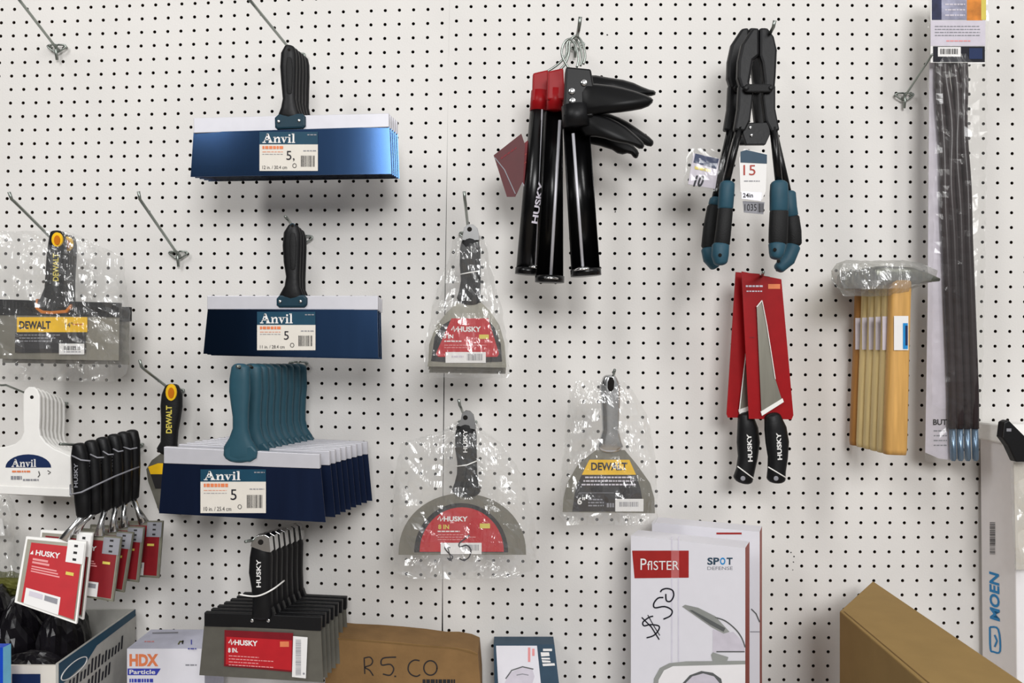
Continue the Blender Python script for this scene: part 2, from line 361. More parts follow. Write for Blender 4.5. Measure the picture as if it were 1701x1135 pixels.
WR = bpy.data.objects['wall_right']
for k_, (px, py, r_) in enumerate(((1314, 918, 1.3), (1319, 925, 1.6), (1318, 934, 1.2), (1317, 947, 1.1), (1009, 58, 1.6), (1022, 352, 1.4), (1231, 1010, 1.0))):
    c_ = W(px, py, .0004); m_ = MB(); rr_ = random.Random(k_)
    m_.face([c_ + Vector((math.cos(a) * r_ * rr_.uniform(.6, 1.2), 0, math.sin(a) * r_ * rr_.uniform(.6, 1.2))) * .001 for a in [i_ * math.pi / 4 for i_ in range(8)]], 'dark_print'); m_.build('scuff_mark', WR)

# ---------------------------------------------------------------- peg hooks
def hook(bx, by, tx, ty, dt, label, bend=None, clip=False, r=.0023, group=None):
    t = T('peg_hook', label, 'hook', bx, by, 0.003, group)
    tip = W(tx, ty, dt) - t.a; base = Vector((0, 0, 0)); m = MB()
    pts = [Vector((0, .006, 0)), Vector((0, -.006, 0))]
    if bend:
        bp = W(bend[0], bend[1], dt - .012) - t.a
        for q in range(1, 7): pts.append(pts[1].lerp(bp, q / 6))
        pts.append(bp.lerp(tip, .35) + Vector((0, -.004, -.001))); pts.append(tip)
    else:
        for q in range(1, 8): pts.append(pts[1].lerp(tip, q / 7))
    m.tube(pts, r, 'zinc'); m.build('rod', t.o)
    m = MB()
    # wire back clip: a spine that drops down the board with a loop to either side
    m.tube([(0, -.006, .006), (0, -.007, -.008), (0, -.004, -.02)], .0024, 'zinc')
    for sg in (-1, 1):
        m.tube([Vector((sg * (.002 + .014 * math.sin(a * math.pi / 8)), -.005, .006 - .013 * (a / 8) + .004 * math.sin(a * math.pi / 8))) for a in range(9)], .0016, 'zinc', 6)
        m.tube([(sg * .013, .006, .004), (sg * .013, -.006, .004)], .002, 'zinc', 6)
    m.build('back_clip', t.o)
    return t

# ---------------------------------------------------------------- taping knives
def anvil_knife(label, ax, ay, d, hst, base, riv, bar, blade, bow, lab, steel, handle_mat, base_mat, group, size_txt, price):
    t = T('taping_knife', label, 'putty knife', ax, ay, d, group)
    m = MB(); m.grip(t, hst, .0078, handle_mat, 0); h = m.build('handle', t.o)
    if handle_mat == 'black':
        m = MB(); x0 = ax - 3
        m.grip(t, [(ax + .5, y, w) for y, w in ((ay + 14, 4), (ay + 30, 6), (ay + 55, 5), (ay + 72, 4))], .0015, 'rubber', .0070); m.build('grip_inlay', h)
    m = MB(); m.disc(t.L(ax, ay, .0062), 4.2 * t.k, .0009, 'teal_dark' if handle_mat == 'black' else handle_mat); m.disc(t.L(ax, ay, .0070), 2.6 * t.k, .0009, 'void'); m.build('hang_hole', h)
    m = MB(); m.plate(t.at(.007), base, .0142, base_mat); bo = m.build('socket', t.o, bevel=.003)
    for rx, ry in riv: m = MB(); m.disc(t.L(rx, ry, .0068), 2.6 * t.k, .002, 'chrome'); m.build('rivet', bo)
    m = MB(); m.plate(t.at(.003), bar, .009, 'bar'); m.build('back_bar', t.o, bevel=.0008)
    m = MB(); m.bowed(t.at(0.), *blade, .0012, bow, steel); m.build('blade', t.o)
    if lab:
        x0, y0, x1, y1, ym = lab; q = t.at(bow + .0006); m = MB(); w = x1 - x0
        m.rect(q, x0, y0, x1, ym, 'teal_print', 0); m.rect(q, x0, ym, x1, y1, 'cream_label', 0)
        slab_word(m, q, x0 + w * .05, ym - (ym - y0) * .12, (ym - y0) * .74, w * .56, 'white_paper', .0005)
        m.lines(q, x0 + w * .82, x1 - 2, y0 + 4, 2, 'grey_print', .0005, 3)
        m.lines(q, x0 + w * .05, x0 + w * .42, ym + (y1 - ym) * .06, (y1 - ym) * .11, 'orange_print', .0005, 21)
        for k in range(2): m.lines(q, x0 + w * .05, x0 + w * .4, ym + (y1 - ym) * (.27 + .09 * k), .9, 'orange_print' if k == 0 else 'grey_print', .0005, k)
        m.text(q, price, x0 + w * .46, ym + (y1 - ym) * .58, (y1 - ym) * .34, 'ink', .0006)
        m.text(q, size_txt, x0 + w * .05, y1 - (y1 - ym) * .07, (y1 - ym) * .13, 'dark_print', .0005, width=w * .42)
        m.stroke(q, [(x0 + w * .57, y1 - (y1 - ym) * .16 + 3 * math.sin(a) * .7) if 0 else (x0 + w * .6 + 3 * math.cos(a), y1 - (y1 - ym) * .2 + 3.4 * math.sin(a)) for a in [k * .7 for k in range(10)]], .9, 'dark_print', .0005)
        m.code(q, x0 + w * .71, ym + (y1 - ym) * .42, x0 + w * .95, ym + (y1 - ym) * .84, 'dark_print', .0005, 5)
        m.lines(q, x0 + w * .75, x1 - 3, ym + (y1 - ym) * .22, 1.6, 'grey_print', .0005, 9)
        m.build('label', t.o)
    return t
ORD = ['front', 'second', 'third', 'fourth', 'fifth', 'sixth', 'seventh', 'eighth', 'rearmost']
# stack one: 12 inch, four knives
g1 = 'blue-bladed knives hanging at the top'
k1 = anvil_knife('black-handled blue taping knife, frontmost of the top stack', 480, 83, .16,
    [(482, 80, 9), (480, 90, 13), (479.5, 112, 14), (480, 140, 12.5), (481, 165, 11), (481, 180, 14), (481, 192, 19)],
    [(462, 189), (502, 188), (507, 193), (507, 209), (503, 213), (460, 214.5), (456, 211), (455.5, 195)], [(463, 202), (497, 200.6)],
    [(321.5, 196), (646, 188), (646, 211), (321.5, 221)], ((321.5, 220), (647, 210.5), (650.3, 289), (316.5, 294)), .006,
    (431, 219, 528, 284, 240), 'blue_steel', 'black', 'teal_dark', g1, '12 in. / 30.4 cm', '5,')
for i in range(1, 5):
    dup(k1.o, W(480 + 5.4 * i, 83 + 4.4 * i, .16 - .0152 * i), 'black-handled blue taping knife, %s from the front in the top stack' % ORD[i] if i < 4 else 'black-handled blue taping knife, rearmost of the top stack', g1)
hook(493, 96, 410, -6, .24, 'steel peg hook carrying the topmost stack of blue-bladed knives')
# stack two: three knives
g2 = 'blue-bladed knives of the middle stack'
k2 = anvil_knife('black-handled blue taping knife, frontmost of the three-knife middle stack', 486, 375, .18,
    [(488, 377, 9), (486, 388, 14.5), (485, 408, 15.5), (485.5, 436, 14), (487, 460, 11.5), (486, 476, 13), (485, 492, 21)],
    [(464, 490), (505, 490), (509.8, 495), (509.8, 507), (505, 511), (463, 511), (458.5, 507), (458.5, 496)], [(465.3, 501), (499.5, 501)],
    [(344, 491.5), (628, 491.5), (628, 515), (344, 514)], ((345, 514), (627, 514.5), (628.7, 594.5), (337.7, 588)), .006,
    (427, 518, 524, 582, 540), 'blue_steel', 'black', 'teal_dark', g2, '11 in. / 28.4 cm', '5')
for i in range(1, 3):
    dup(k2.o, W(486 + 4.6 * i, 375 + 4 * i, .18 - .0152 * i), 'black-handled blue taping knife, %s of the three-knife stack' % ('middle' if i == 1 else 'rearmost'), g2)
hook(505, 398, 474, 360, .20, 'peg hook whose tip shows above the three-knife middle stack')
# stack three: nine teal-handled knives
g3 = 'teal-handled knives in the long stack'
k3 = anvil_knife('teal-handled taping knife with dark blade and readable label, frontmost of nine', 398, 611, .226,
    [(400, 611, 15), (398.5, 630, 17), (398.5, 650, 17.5), (399, 672, 15), (400, 692, 13), (400, 712, 13), (399, 728, 18), (399, 742, 27), (399, 756, 28)],
    [(380, 740), (418, 740), (427, 750), (425, 762), (415, 768), (385, 768), (373, 762), (371, 750)], [],
    [(272, 742.5), (531, 754.8), (531, 779), (272, 770)], ((271, 769), (532.7, 778), (541, 868), (264, 853)), .003,
    (333, 780, 441.7, 852.6, 800.5), 'navy_steel', 'teal', 'teal', g3, '10 in. / 25.4 cm', '5')
for i in range(1, 9):
    q = (i + .9) / 8.9
    rx = CX + (398 - CX) * (1 - .154 * q) + 27 * q; ry = CY + (611 - CY) * (1 - .154 * q) + 6 * q
    dup(k3.o, W(rx, ry, .226 - .1775 * q), 'teal-handled taping knife, %s of the nine in the long stack' % (ORD[i] + (' from the front' if i < 8 else '')), g3, skip=('label',))
hook(497, 607, 394, 609, .24, 'straight peg hook hidden inside the nine teal-handled knives')

# ---------------------------------------------------------------- white plastic spreaders
g4 = 'white plastic spreaders'
t = T('plastic_spreader', 'white plastic spreader with navy half-round label, frontmost of its stack', 'spreader', 53, 660, .13, g4)
m = MB()
out = [(38, 656), (41, 648), (47, 643), (56, 643), (62, 648), (66, 658), (66, 690), (65, 712), (67, 724), (76, 736), (90, 746), (104, 752), (117, 758), (117, 812), (-18, 806), (-18, 744), (-4, 744), (10, 742), (24, 738), (34, 730), (39, 718), (38, 700)]
m.plate(t.at(.003), out, .005, 'white_plastic'); m.build('body', t.o, bevel=.0015)
m = MB(); m.plate(t.at(.005), [(-18, 806), (117, 812), (117, 826), (-18, 820)], .008, 'white_plastic'); m.build('scraping_edge', t.o, bevel=.001)
m = MB(); m.disc(t.L(53, 660, .003), 3 * t.k, .0005, 'void'); m.build('hang_hole', t.o)
m = MB(); q = t.at(.0035)
arc = [(47 + 38 * math.cos(a), 777 - 22 * math.sin(a)) for a in [math.pi * k / 14 for k in range(15)]]
m.poly(q, arc[::-1], 'navy_print', 0); slab_word(m, q, 19, 776, 13, 41, 'white_paper', .0005)
m.lines(q, 20, 50, 782, 3, 'orange_print', .0004, 2); m.lines(q, 18, 36, 791, 6, 'grey_print', .0004, 7); m.lines(q, 38, 64, 796, 3, 'grey_print', .0004, 8)
m.stroke(q, [(64, 783), (66, 789), (63, 793)], 1.4, 'dark_print', .0005); m.stroke(q, [(79, 782), (84, 785), (80, 788)], 1.4, 'dark_print', .0005); m.build('label', t.o)
for i in range(1, 7):
    dup(t.o, W(53 + 6.8 * i, 660 + 2.2 * i, .13 - .014 * i), 'white plastic spreader, %s in its stack' % (['', 'second from the front', 'third from the front', 'fourth from the front', 'fifth from the front', 'sixth from the front', 'rearmost'][i]), g4, skip=('label',))
hook(98, 674, -6, 637, .17, 'thin peg hook carrying the white plastic spreaders', bend=(10, 640), r=.0016)

# ---------------------------------------------------------------- bags
def bag(T_, rows, front, back, mt='clear_bag', nx=14, amp=.005, seed=3, name='plastic_bag'):
    """rows: (y, x_left, x_right) outline; front/back: bulge towards camera and board in metres"""
    r = random.Random(seed); ph = [(r.uniform(.05, .16), r.uniform(.05, .16), r.uniform(0, 6)) for _ in range(6)]
    R = []
    for a, b_ in zip(rows[:-1], rows[1:]):
        n = max(1, int((b_[0] - a[0]) / 9))
        for k in range(n): R.append([a[q] + (b_[q] - a[q]) * k / n for q in range(3)])
    R.append(list(rows[-1])); V = []; Fc = []
    for sd, amt in ((1, front), (-1, -back)):
        for i, (y, xl, xr) in enumerate(R):
            v = i / (len(R) - 1); ev = min(1, 5 * v + .15, 5 * (1 - v) + .15)
            for k in range(nx + 1):
                u = k / nx; x = xl + (xr - xl) * u; eu = math.sqrt(max(0, 1 - (2 * u - 1) ** 4))
                nz = sum(math.sin(fx * x + fy * y * (1 if q % 2 else -1) + p) for q, (fx, fy, p) in enumerate(ph)) / 6 + r.uniform(-.25, .25)
                jx = r.uniform(-1, 1) if 0 < k < nx else r.uniform(-2.2, 2.2)
                V.append(T_.L(x + jx, y + r.uniform(-1, 1), amt * eu * ev + amp * nz * (.3 + .7 * eu)))
    N = nx + 1; h = len(R) * N
    for s_ in (0, 1):
        for i in range(len(R) - 1):
            for k in range(nx):
                a = s_ * h + i * N + k; f = (a, a + N, a + N + 1, a + 1); Fc.append(f if s_ == 0 else f[::-1])
    for i in range(len(R) - 1):
        for k in (0, nx): a = i * N + k; Fc.append((a, a + N, h + a + N, h + a))
    m_ = MB(); m_.mesh(V, Fc, mt, False); return m_.build(name, T_.o)

# ---------------------------------------------------------------- yellow/black wide knife in a bag
g5 = 'bagged wide knives with yellow labels'
def wide_knife(label, dx, dyy, d, full):
    t = T('taping_knife', label, 'putty knife', 94 + dx, 395 + dyy, d, g5)
    S = lambda pts: [(x + dx, y + dyy) for x, y in pts]
    m = MB(); m.grip(t, [(x + dx, y + dyy, w_) for x, y, w_ in [(96, 388, 10), (96, 400, 13), (94, 425, 14.5), (92, 455, 14.5), (91, 480, 15), (88, 500, 20), (86, 508, 26)]], .011, 'rubber'); h = m.build('handle', t.o)
    m = MB(); ring = [(94.5 + dx + 9 * math.cos(a), 398 + dyy + 12 * math.sin(a)) for a in [k * math.pi / 8 for k in range(16)]]
    m.plate(t.at(.0125), ring[::-1], .003, 'yellow'); m.plate(t.at(.0135), [(94.5 + dx + 5 * math.cos(a), 399 + dyy + 8 * math.sin(a)) for a in [-k * math.pi / 8 for k in range(16)]], .001, 'amber'); m.build('hang_ring', h)
    m = MB(); m.plate(t.at(.009), S([(59, 497), (62, 496), (62, 511), (70, 516), (84, 517), (108, 515), (114, 508), (117, 505), (117, 512), (110, 520), (84, 522), (68, 521), (58, 513)]), .012, 'amber'); m.build('collar', t.o, bevel=.001)
    m = MB(); m.plate(t.at(.004), S([(-13, 497), (198, 503), (198, 527), (-13, 523)]), .009, 'black'); m.build('back_bar', t.o, bevel=.001)
    m = MB(); m.bowed(t.at(0), *S([(-13, 522), (198, 525), (197, 599), (-13, 596)]), .0012, .003, 'steel_matte'); m.build('blade', t.o)
    if full:
        m = MB(); m.text(t.at(.0115), 'DEWALT', 97, 467, 9, 'tag_yellow', 0, width=46, rot=90, bold=.02); m.build('handle_lettering', h)
        m = MB(); q = t.at(.0048); m.rect(q, 28, 527, 145, 552, 'yellow', 0); m.rect(q, 25, 552, 142, 586, 'dark_print', 0)
        m.text(q, 'DEWALT', 32, 546, 12, 'ink', .0005, width=52, bold=.03); m.text(q, '14"', 108, 544, 8, 'ink', .0005); m.lines(q, 120, 138, 538, 2, 'amber', .0005)
        for k in range(3): m.lines(q, 32, 100 - 8 * k, 556 + 5 * k, 1.6, 'grey_print', .0005, k)
        m.rect(q, 98, 571, 140, 589, 'white_paper', .0004); m.code(q, 106, 575, 134, 582, 'dark_print', .0008, 8); m.lines(q, 106, 134, 584, 1.4, 'grey_print', .0008); m.build('label', t.o)
    return t
t = wide_knife('bagged wide knife with yellow and black label on a black back bar, the front one', 0, 0, .14, True)
bag(t, [(384, -30, 108), (400, -30, 150), (430, -30, 205), (520, -30, 216), (600, -30, 214), (622, -30, 210), (634, -20, 190)], .022, .006, seed=5)
wide_knife('bagged wide knife half hidden behind the front yellow-labelled one', 17, 7, .105, False)
hook(112, 420, 15, 319, .19, 'peg hook with an upturned tip holding the wide bagged knives', bend=(26, 337))

# ---------------------------------------------------------------- single black and yellow knife
t = T('joint_knife', 'black and yellow joint knife hanging alone, half behind the nine teal knives', 'putty knife', 284, 645, .06)
m = MB(); m.grip(t, [(286, 643, 11), (286, 656, 16.5), (285, 675, 17.5), (284, 695, 15.5), (282, 715, 13.5), (281, 735, 13), (278, 748, 17)], .011, 'rubber'); h = m.build('handle', t.o)
m = MB(); m.plate(t.at(.0125), [(284 + 9 * math.cos(a), 652 + 14 * math.sin(a)) for a in [-k * math.pi / 8 for k in range(16)]], .003, 'yellow')
m.plate(t.at(.0135), [(284 + 5 * math.cos(a), 653 + 9 * math.sin(a)) for a in [-k * math.pi / 8 for k in range(16)]], .001, 'amber'); m.build('hang_ring', h)
m = MB(); m.text(t.at(.012), 'DEWALT', 285, 720, 9, 'tag_yellow', 0, width=46, rot=90, bold=.03); m.build('handle_lettering', h)
m = MB(); m.plate(t.at(.003), [(272, 750), (252, 765), (243, 780), (246, 800), (264, 850), (300, 856), (322, 800), (318, 772), (296, 750)], .0016, 'steel'); m.build('blade', t.o)
m = MB(); m.plate(t.at(.0042), [(246, 776), (262, 770), (300, 770), (300, 788), (250, 788)], .001, 'yellow'); m.plate(t.at(.0042), [(250, 788), (300, 788), (300, 812), (258, 812)], .001, 'dark_print'); m.build('label', t.o)
hook(292, 652, 232, 598, .12, 'peg hook with an upturned tip carrying the lone black and yellow knife', bend=(240, 614))

# ---------------------------------------------------------------- fanned joint knives with red cards
g6 = 'black-handled knives with red labels, lower left'
spec = [((131, 738), (139, 855), [(43.5, 891.6), (143.4, 900), (126.8, 1037), (24, 1000.8)], .20, .06, 'with its whole red label showing, nearest the camera'),
        ((151, 733), (157, 850), [(68, 880.5), (154, 886), (138, 1030), (56, 990)], .183, .05, 'second of the fan, just its white top edge and sliver showing'),
        ((170, 728), (174, 844), [(104, 884), (202, 893), (188, 1000), (96, 985)], .162, .045, 'third of the fan, its red label half covered'),
        ((189, 723), (192, 838), [(130, 878), (222, 885), (206, 985), (118, 966)], .14, .035, 'fourth of the fan, in the dark middle of it'),
        ((205, 719), (206, 832), [(150, 872), (240, 876), (230, 968), (140, 955)], .12, .03, 'fifth of the fan, second from the pegboard'),
        ((219, 716), (219, 826), [(184, 866), (271, 866), (264, 961), (176, 955)], .098, .02, 'last of the fan, against the pegboard')]
for n, (ht, hb, Q, d, lean, lab) in enumerate(spec):
    t = T('joint_knife', 'black-handled joint knife ' + lab, 'putty knife', ht[0], ht[1], d, g6)
    m = MB(); L_ = lambda a, c: (ht[0] + (hb[0] - ht[0]) * a, ht[1] + (hb[1] - ht[1]) * a, c)
    m.grip(t, [L_(.02, 9.5), L_(.15, 13), L_(.5, 13.5), L_(.8, 12.5), L_(1, 11)], .0085, 'black'); h = m.build('handle', t.o)
    m = MB(); m.text(t.at(.0091), 'HUSKY', ht[0] - 2, ht[1] + 72, 6, 'grey_print', 0, width=40, rot=90, bold=.02); m.build('handle_lettering', h)
    tm = ((Q[0][0] + Q[1][0]) / 2, (Q[0][1] + Q[1][1]) / 2)
    m = MB(); m.tube([t.L(hb[0], hb[1], 0), t.L((hb[0] + tm[0]) / 2 + 5, (hb[1] + tm[1]) / 2, lean * .1), t.L(tm[0] + 12, tm[1] + 3, lean * .3)], [.006, .0045, .008], 'chrome'); m.build('shank', t.o)
    P0 = W(*Q[0], d + lean * .3); P1 = W(*Q[1], d + lean * .3); P3 = W(*Q[3], d + lean); q = planemap(t, P0, P1, P3)
    def S(u, v): 
        a = (Q[0][0] + (Q[1][0] - Q[0][0]) * u, Q[0][1] + (Q[1][1] - Q[0][1]) * u); b_ = (Q[3][0] + (Q[2][0] - Q[3][0]) * u, Q[3][1] + (Q[2][1] - Q[3][1]) * u)
        return (a[0] + (b_[0] - a[0]) * v, a[1] + (b_[1] - a[1]) * v)
    sm = lambda u, v, l=0.: q(*S(u, v), l)
    def rc(m_, u0, v0, u1, v1, mt, l): m_.poly(sm, [(u0, v0), (u0, v1), (u1, v1), (u1, v0)], mt, l)
    m = MB(); m.plate(sm, [(0, 0), (0, 1), (1, 1), (1, 0)], .0035, 'white_plastic' if n < 2 else 'guard_shaded'); m.build('blade_guard', t.o)
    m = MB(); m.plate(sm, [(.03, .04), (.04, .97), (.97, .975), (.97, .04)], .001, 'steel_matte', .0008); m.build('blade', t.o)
    m = MB(); rc(m, .1, .08, .95, .96, 'red_print' if n < 1 else 'red_label_shaded', .0014)
    m.text(sm, 'HUSKY', 0, 0, 0, 'white_paper', 0) if 0 else None
    V, P, wg = glyphs('HUSKY', .03, 0)
    m.mesh([sm(.2 + a / wg * .4, .25 - b_ * .1, .0018) for a, b_ in V], P, 'white_paper')
    m.poly(sm, [(.11, .25), (.15, .19), (.165, .25)], 'white_paper', .0018)
    rc(m, .17, .3, .42, .33, 'pink_print', .0018); rc(m, .17, .345, .45, .375, 'pink_print', .0018)
    for k in range(3): rc(m, .17, .41 + .035 * k, .58 + .03 * k, .428 + .035 * k, 'pink_print', .0018)
    rc(m, .73, .4, .86, .44, 'tag_yellow', .0018)
    rc(m, .14, .74, .7, .97, 'white_paper', .0018); rc(m, .2, .77, .42, .84, 'lilac', .0022); rc(m, .45, .77, .66, .84, 'grey_print', .0022)
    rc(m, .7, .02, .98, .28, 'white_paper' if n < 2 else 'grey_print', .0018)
    for k in range(3): rc(m, .81, .05 + .085 * k, .87, .08 + .085 * k, 'dark_print', .0022)
    m.build('label', t.o)
t = T('rubber_band', 'grey elastic band slung around the fanned black handles', 'band', 118, 822, .235)
m = MB(); m.tube([t.L(117, 806, -.05), t.L(117, 822, 0), t.L(135, 818, -.01), t.L(160, 806, -.025), t.L(190, 792, -.055), t.L(215, 782, -.09), t.L(231, 776, -.115)], .0013, 'grey_print'); m.build('loop', t.o)
for a_, b_, dd in (((119, 757), (150, 766), -.015), ((150, 755), (173, 760), -.035), ((171, 750), (189, 755), -.055), ((188, 746), (205, 749), -.075), ((205, 743), (228, 744), -.1)):
    m = MB(); m.tube([t.L(a_[0], a_[1], dd), t.L((a_[0] + b_[0]) / 2, (a_[1] + b_[1]) / 2 + 3, dd + .003), t.L(b_[0], b_[1], dd)], .0011, 'grey_print'); m.build('highlight_arc', t.o)  # short grey arcs modelled as the highlights across the handle tops
hook(224, 742, 100, 738, .24, 'peg hook running through the fanned black-handled knives', r=.002)

# ---------------------------------------------------------------- red-labelled knives
def husky_marks(m, q, x, y, w, h):
    m.text(q, 'HUSKY', x + w * .2, y, h, 'white_paper', .0005, width=w * .8, bold=.035)
    m.stroke(q, [(x, y - h * .3), (x + w * .07, y - h * 1.1), (x + w * .1, y), (x + w * .18, y - h * .7)], h * .25, 'white_paper', .0005)
g7 = 'red-labelled taping knives at the bottom'
t = T('taping_knife', 'black-barred taping knife with red label, frontmost of the bottom stack', 'putty knife', 433, 901, .20, g7)
m = MB(); m.grip(t, [(434, 905, 15), (434, 925, 18.5), (433, 950, 19), (435, 975, 16.5), (436.5, 1000, 16), (436.5, 1022, 17)], .011, 'black'); h = m.build('handle', t.o)
m = MB(); m.plate(t.at(.0125), [(419, 897), (425, 891), (440, 889), (447, 893), (449.5, 918), (438, 916), (424, 911), (416, 908)], .016, 'chrome'); m.disc(t.L(433, 901, .0125), 4.5 * t.k, .001, 'void'); m.build('hang_cap', h, bevel=.002)
m = MB(); m.text(t.at(.0116), 'HUSKY', 433, 976, 7, 'white_paper', 0, width=46, rot=90, bold=.02); m.build('handle_lettering', h)
m = MB(); m.plate(t.at(.003), [(339, 1018), (420, 1020), (422, 1008), (452, 1010), (456, 1022), (533.5, 1025.5), (533, 1049), (339, 1041)], .009, 'black'); bo = m.build('back_bar', t.o, bevel=.001)
for rx in (419, 446): m = MB(); m.disc(t.L(rx, 1031, .003), 3 * t.k, .0018, 'chrome'); m.build('rivet', bo)
m = MB(); m.bowed(t.at(0), (339, 1040), (533, 1048), (537.3, 1134), (331, 1122), .0012, .004, 'steel_dark'); m.build('blade', t.o)
m = MB(); q = t.at(.0052); m.poly(q, [(373, 1047), (372, 1107), (486, 1117), (487, 1052)], 'red_dark', 0); m.poly(q, [(376, 1058), (375, 1104), (484, 1114), (485, 1064)], 'red_print', .0003)
husky_marks(m, lambda x, y, l=0.: q(x, y + .05 * (x - 380), l), 380, 1071, 48, 8)
m.text(q, '8 IN.', 379, 1084, 7, 'white_paper', .0006, width=16, bold=.03)
for k in range(4): m.lines(q, 380, 430 + (k % 2) * 24, 1089 + 5 * k, 1.5, 'pink_print', .0006, k, slope=.06)
m.rect(q, 465, 1066, 480, 1075, 'orange_print', .0006)
m.poly(q, [(487, 1057), (485, 1125), (508, 1127.5), (511, 1059)], 'white_paper', .0006); m.code(q, 491, 1063, 500, 1122, 'grey_print', .001, 4, vert=True); m.lines(q, 503, 508, 1118, 3, 'grey_print', .001); m.build('label', t.o)
k7 = t
for i in range(1, 7):
    q_ = i / 6; r_ = 1 - .128 * q_
    dup(t.o, W(CX + (433 - CX) * r_, CY + (901 - CY) * r_ + 24 * q_, .20 - .149 * q_), 'black-barred taping knife, %s in the bottom stack' % (['', 'second from the front', 'third from the front', 'fourth from the front', 'fifth from the front', 'sixth from the front', 'rearmost'][i]), g7, skip=('label', 'handle_lettering'))
hook(490, 885, 408, 900, .24, 'peg hook with a bright tip carrying the red-labelled bottom stack')
t = T('rubber_band', 'pale elastic band across the handle of the bottom red-labelled stack', 'band', 420, 990, .215)
m = MB(); m.tube(smooth([t.L(398, 988), t.L(420, 991, .002), t.L(436, 988, .004), t.L(455, 978, .002), t.L(472, 965, -.03)]), .0012, 'white_plastic'); m.build('loop', t.o)

# bagged fan-shaped knives -------------------------------------
def bagged(label, ax, ay, d, cap, hst, blade, hmat='rubber', capmat='cap_metal', group=None, n=1, step=(0, 4)):
    t = T('joint_knife', label, 'putty knife', ax, ay, d, group)
    m = MB(); m.grip(t, hst, .0088, hmat); h = m.build('handle', t.o)
    if cap: m = MB(); m.plate(t.at(.0078), cap, .015, capmat); m.disc(t.L(ax, ay, .0078), 4 * t.k, .0008, 'void'); m.build('hang_cap', h, bevel=.002)
    m = MB(); m.plate(t.at(0), blade, .0013, 'steel'); m.build('blade', t.o)
    return t, h
g8 = 'bagged fan-bladed knives with trapezoid red label'
t, h = bagged('bagged fan-bladed knife with red trapezoid label and silver cap, front of three', 780, 381, .16,
    [(769, 390), (771, 378), (777, 373), (786, 373), (793, 379), (796, 392), (796, 399), (767, 399)],
    [(781, 400, 14), (781, 412, 17), (781, 440, 17.5), (782, 465, 16.5), (780, 485, 17.5), (779, 497, 20.5)],
    [(760, 503), (800, 503), (815, 518), (830, 541), (838, 570), (841, 606), (711, 606), (713, 572), (724, 542), (743, 518)], group=g8)
m = MB(); q = t.at(.0008); m.poly(q, [(735, 540), (722, 560), (716, 600), (741, 602), (806, 602), (834, 601), (832, 572), (822, 545), (810, 531), (750, 531)], 'dark_print', 0)
m.poly(q, [(750, 529), (724, 588), (728, 593), (741, 593), (741, 600), (806, 600), (806, 593), (826, 593), (829, 588), (811, 529)], 'red_print', .0004)
husky_marks(m, lambda x, y, l=0.: q(x, y, l + .0004), 750, 551, 49, 8)
m.text(q, '5 IN', 737, 562, 6, 'white_paper', .0009, width=16, bold=.03); m.lines(q, 738, 768, 566, 2, 'white_paper', .0009, 1)
for k in range(2): m.lines(q, 738, 808 - 25 * k, 573 + 4 * k, 1.2, 'pink_print', .0009, k)
m.rect(q, 796, 556, 812, 563, 'tag_yellow', .0009); m.rect(q, 740, 585, 807, 603, 'white_paper', .0009); m.code(q, 776, 588, 801, 599, 'grey_print', .0013, 3); m.lines(q, 750, 770, 591, 3, 'lilac', .0013)
m.build('label', t.o)
m = MB(); m.plate(t.at(.006), [(711, 604), (841, 606), (841, 611), (710, 609)], .007, 'steel'); m.build('edge_guard', t.o)
k8 = t
for i in (1, 2): dup(t.o, W(780 + .3 * i, 381 + 8.5 * i, .16 - .0182 * i), 'bagged fan-bladed knife behind the front trapezoid-label one, %s' % ('middle of three' if i == 1 else 'rearmost of three'), g8, skip=('label',))
bag(t, [(392, 764, 798), (400, 752, 806), (440, 742, 814), (480, 728, 824), (520, 716, 834), (570, 707, 843), (622, 706, 846), (628, 712, 842)], .016, .03, seed=11, nx=12)
m = MB(); m.tube([t.L(764, 456, .014), t.L(780, 453, .017), t.L(797, 450, .014)], .0009, 'white_plastic'); m.build('elastic_strand', h)
hook(779, 392, 771, 318, .21, 'peg hook rising above the smaller red-labelled bagged knives', bend=(773, 338))

t, h = bagged('large bagged half-round knife with red half-disc label and black marks', 773, 694, .15,
    [(765, 700), (767, 688), (773, 683), (780, 684), (786, 690), (789, 704), (790, 714), (758, 707)],
    [(773, 708, 15), (774, 722, 18), (774, 745, 18), (776, 768, 16.5), (776, 788, 17), (775, 804, 20), (774.5, 815, 24)],
    [(768 + 106 * math.cos(a), 922 - 102 * math.sin(a) ** .9) for a in [math.pi * k / 28 for k in range(29)]])
m = MB(); q = t.at(.0008); m.poly(q, [(766 + 78 * math.cos(a), 918 - 82 * math.sin(a)) for a in [math.pi * k / 24 for k in range(25)]], 'dark_print', 0)
m.poly(q, [(767 + 70 * math.cos(a), 917 - 74 * math.sin(a)) for a in [math.pi * k / 24 for k in range(25)]], 'red_print', .0004)
husky_marks(m, lambda x, y, l=0.: q(x, y, l + .0004), 727, 866, 50, 7.5)
m.text(q, '8 IN', 728, 879, 7, 'tag_yellow', .0009, width=18, bold=.03); m.lines(q, 727, 764, 882, 2, 'white_paper', .0009, 5)
for k in range(3): m.lines(q, 727, 770 + 20 * (k % 2), 888 + 4 * k, 1.2, 'pink_print', .0009, k)
m.rect(q, 797, 870, 814, 878, 'tag_yellow', .0009); m.rect(q, 732, 902, 800, 921, 'white_paper', .0009); m.code(q, 770, 905, 795, 915, 'grey_print', .0013, 3)
m.stroke(q, [(748, 911), (742, 906), (739, 911), (745, 919), (752, 925), (748, 931), (743, 927)], 2, 'ink', .0017); m.stroke(q, [(742, 903), (750, 933)], 1.6, 'ink', .0017)
m.stroke(q, [(780, 889), (770, 897), (763, 903), (764, 909), (775, 906), (782, 914), (779, 926), (770, 931), (763, 928)], 2.2, 'ink', .0017); m.build('label', t.o)
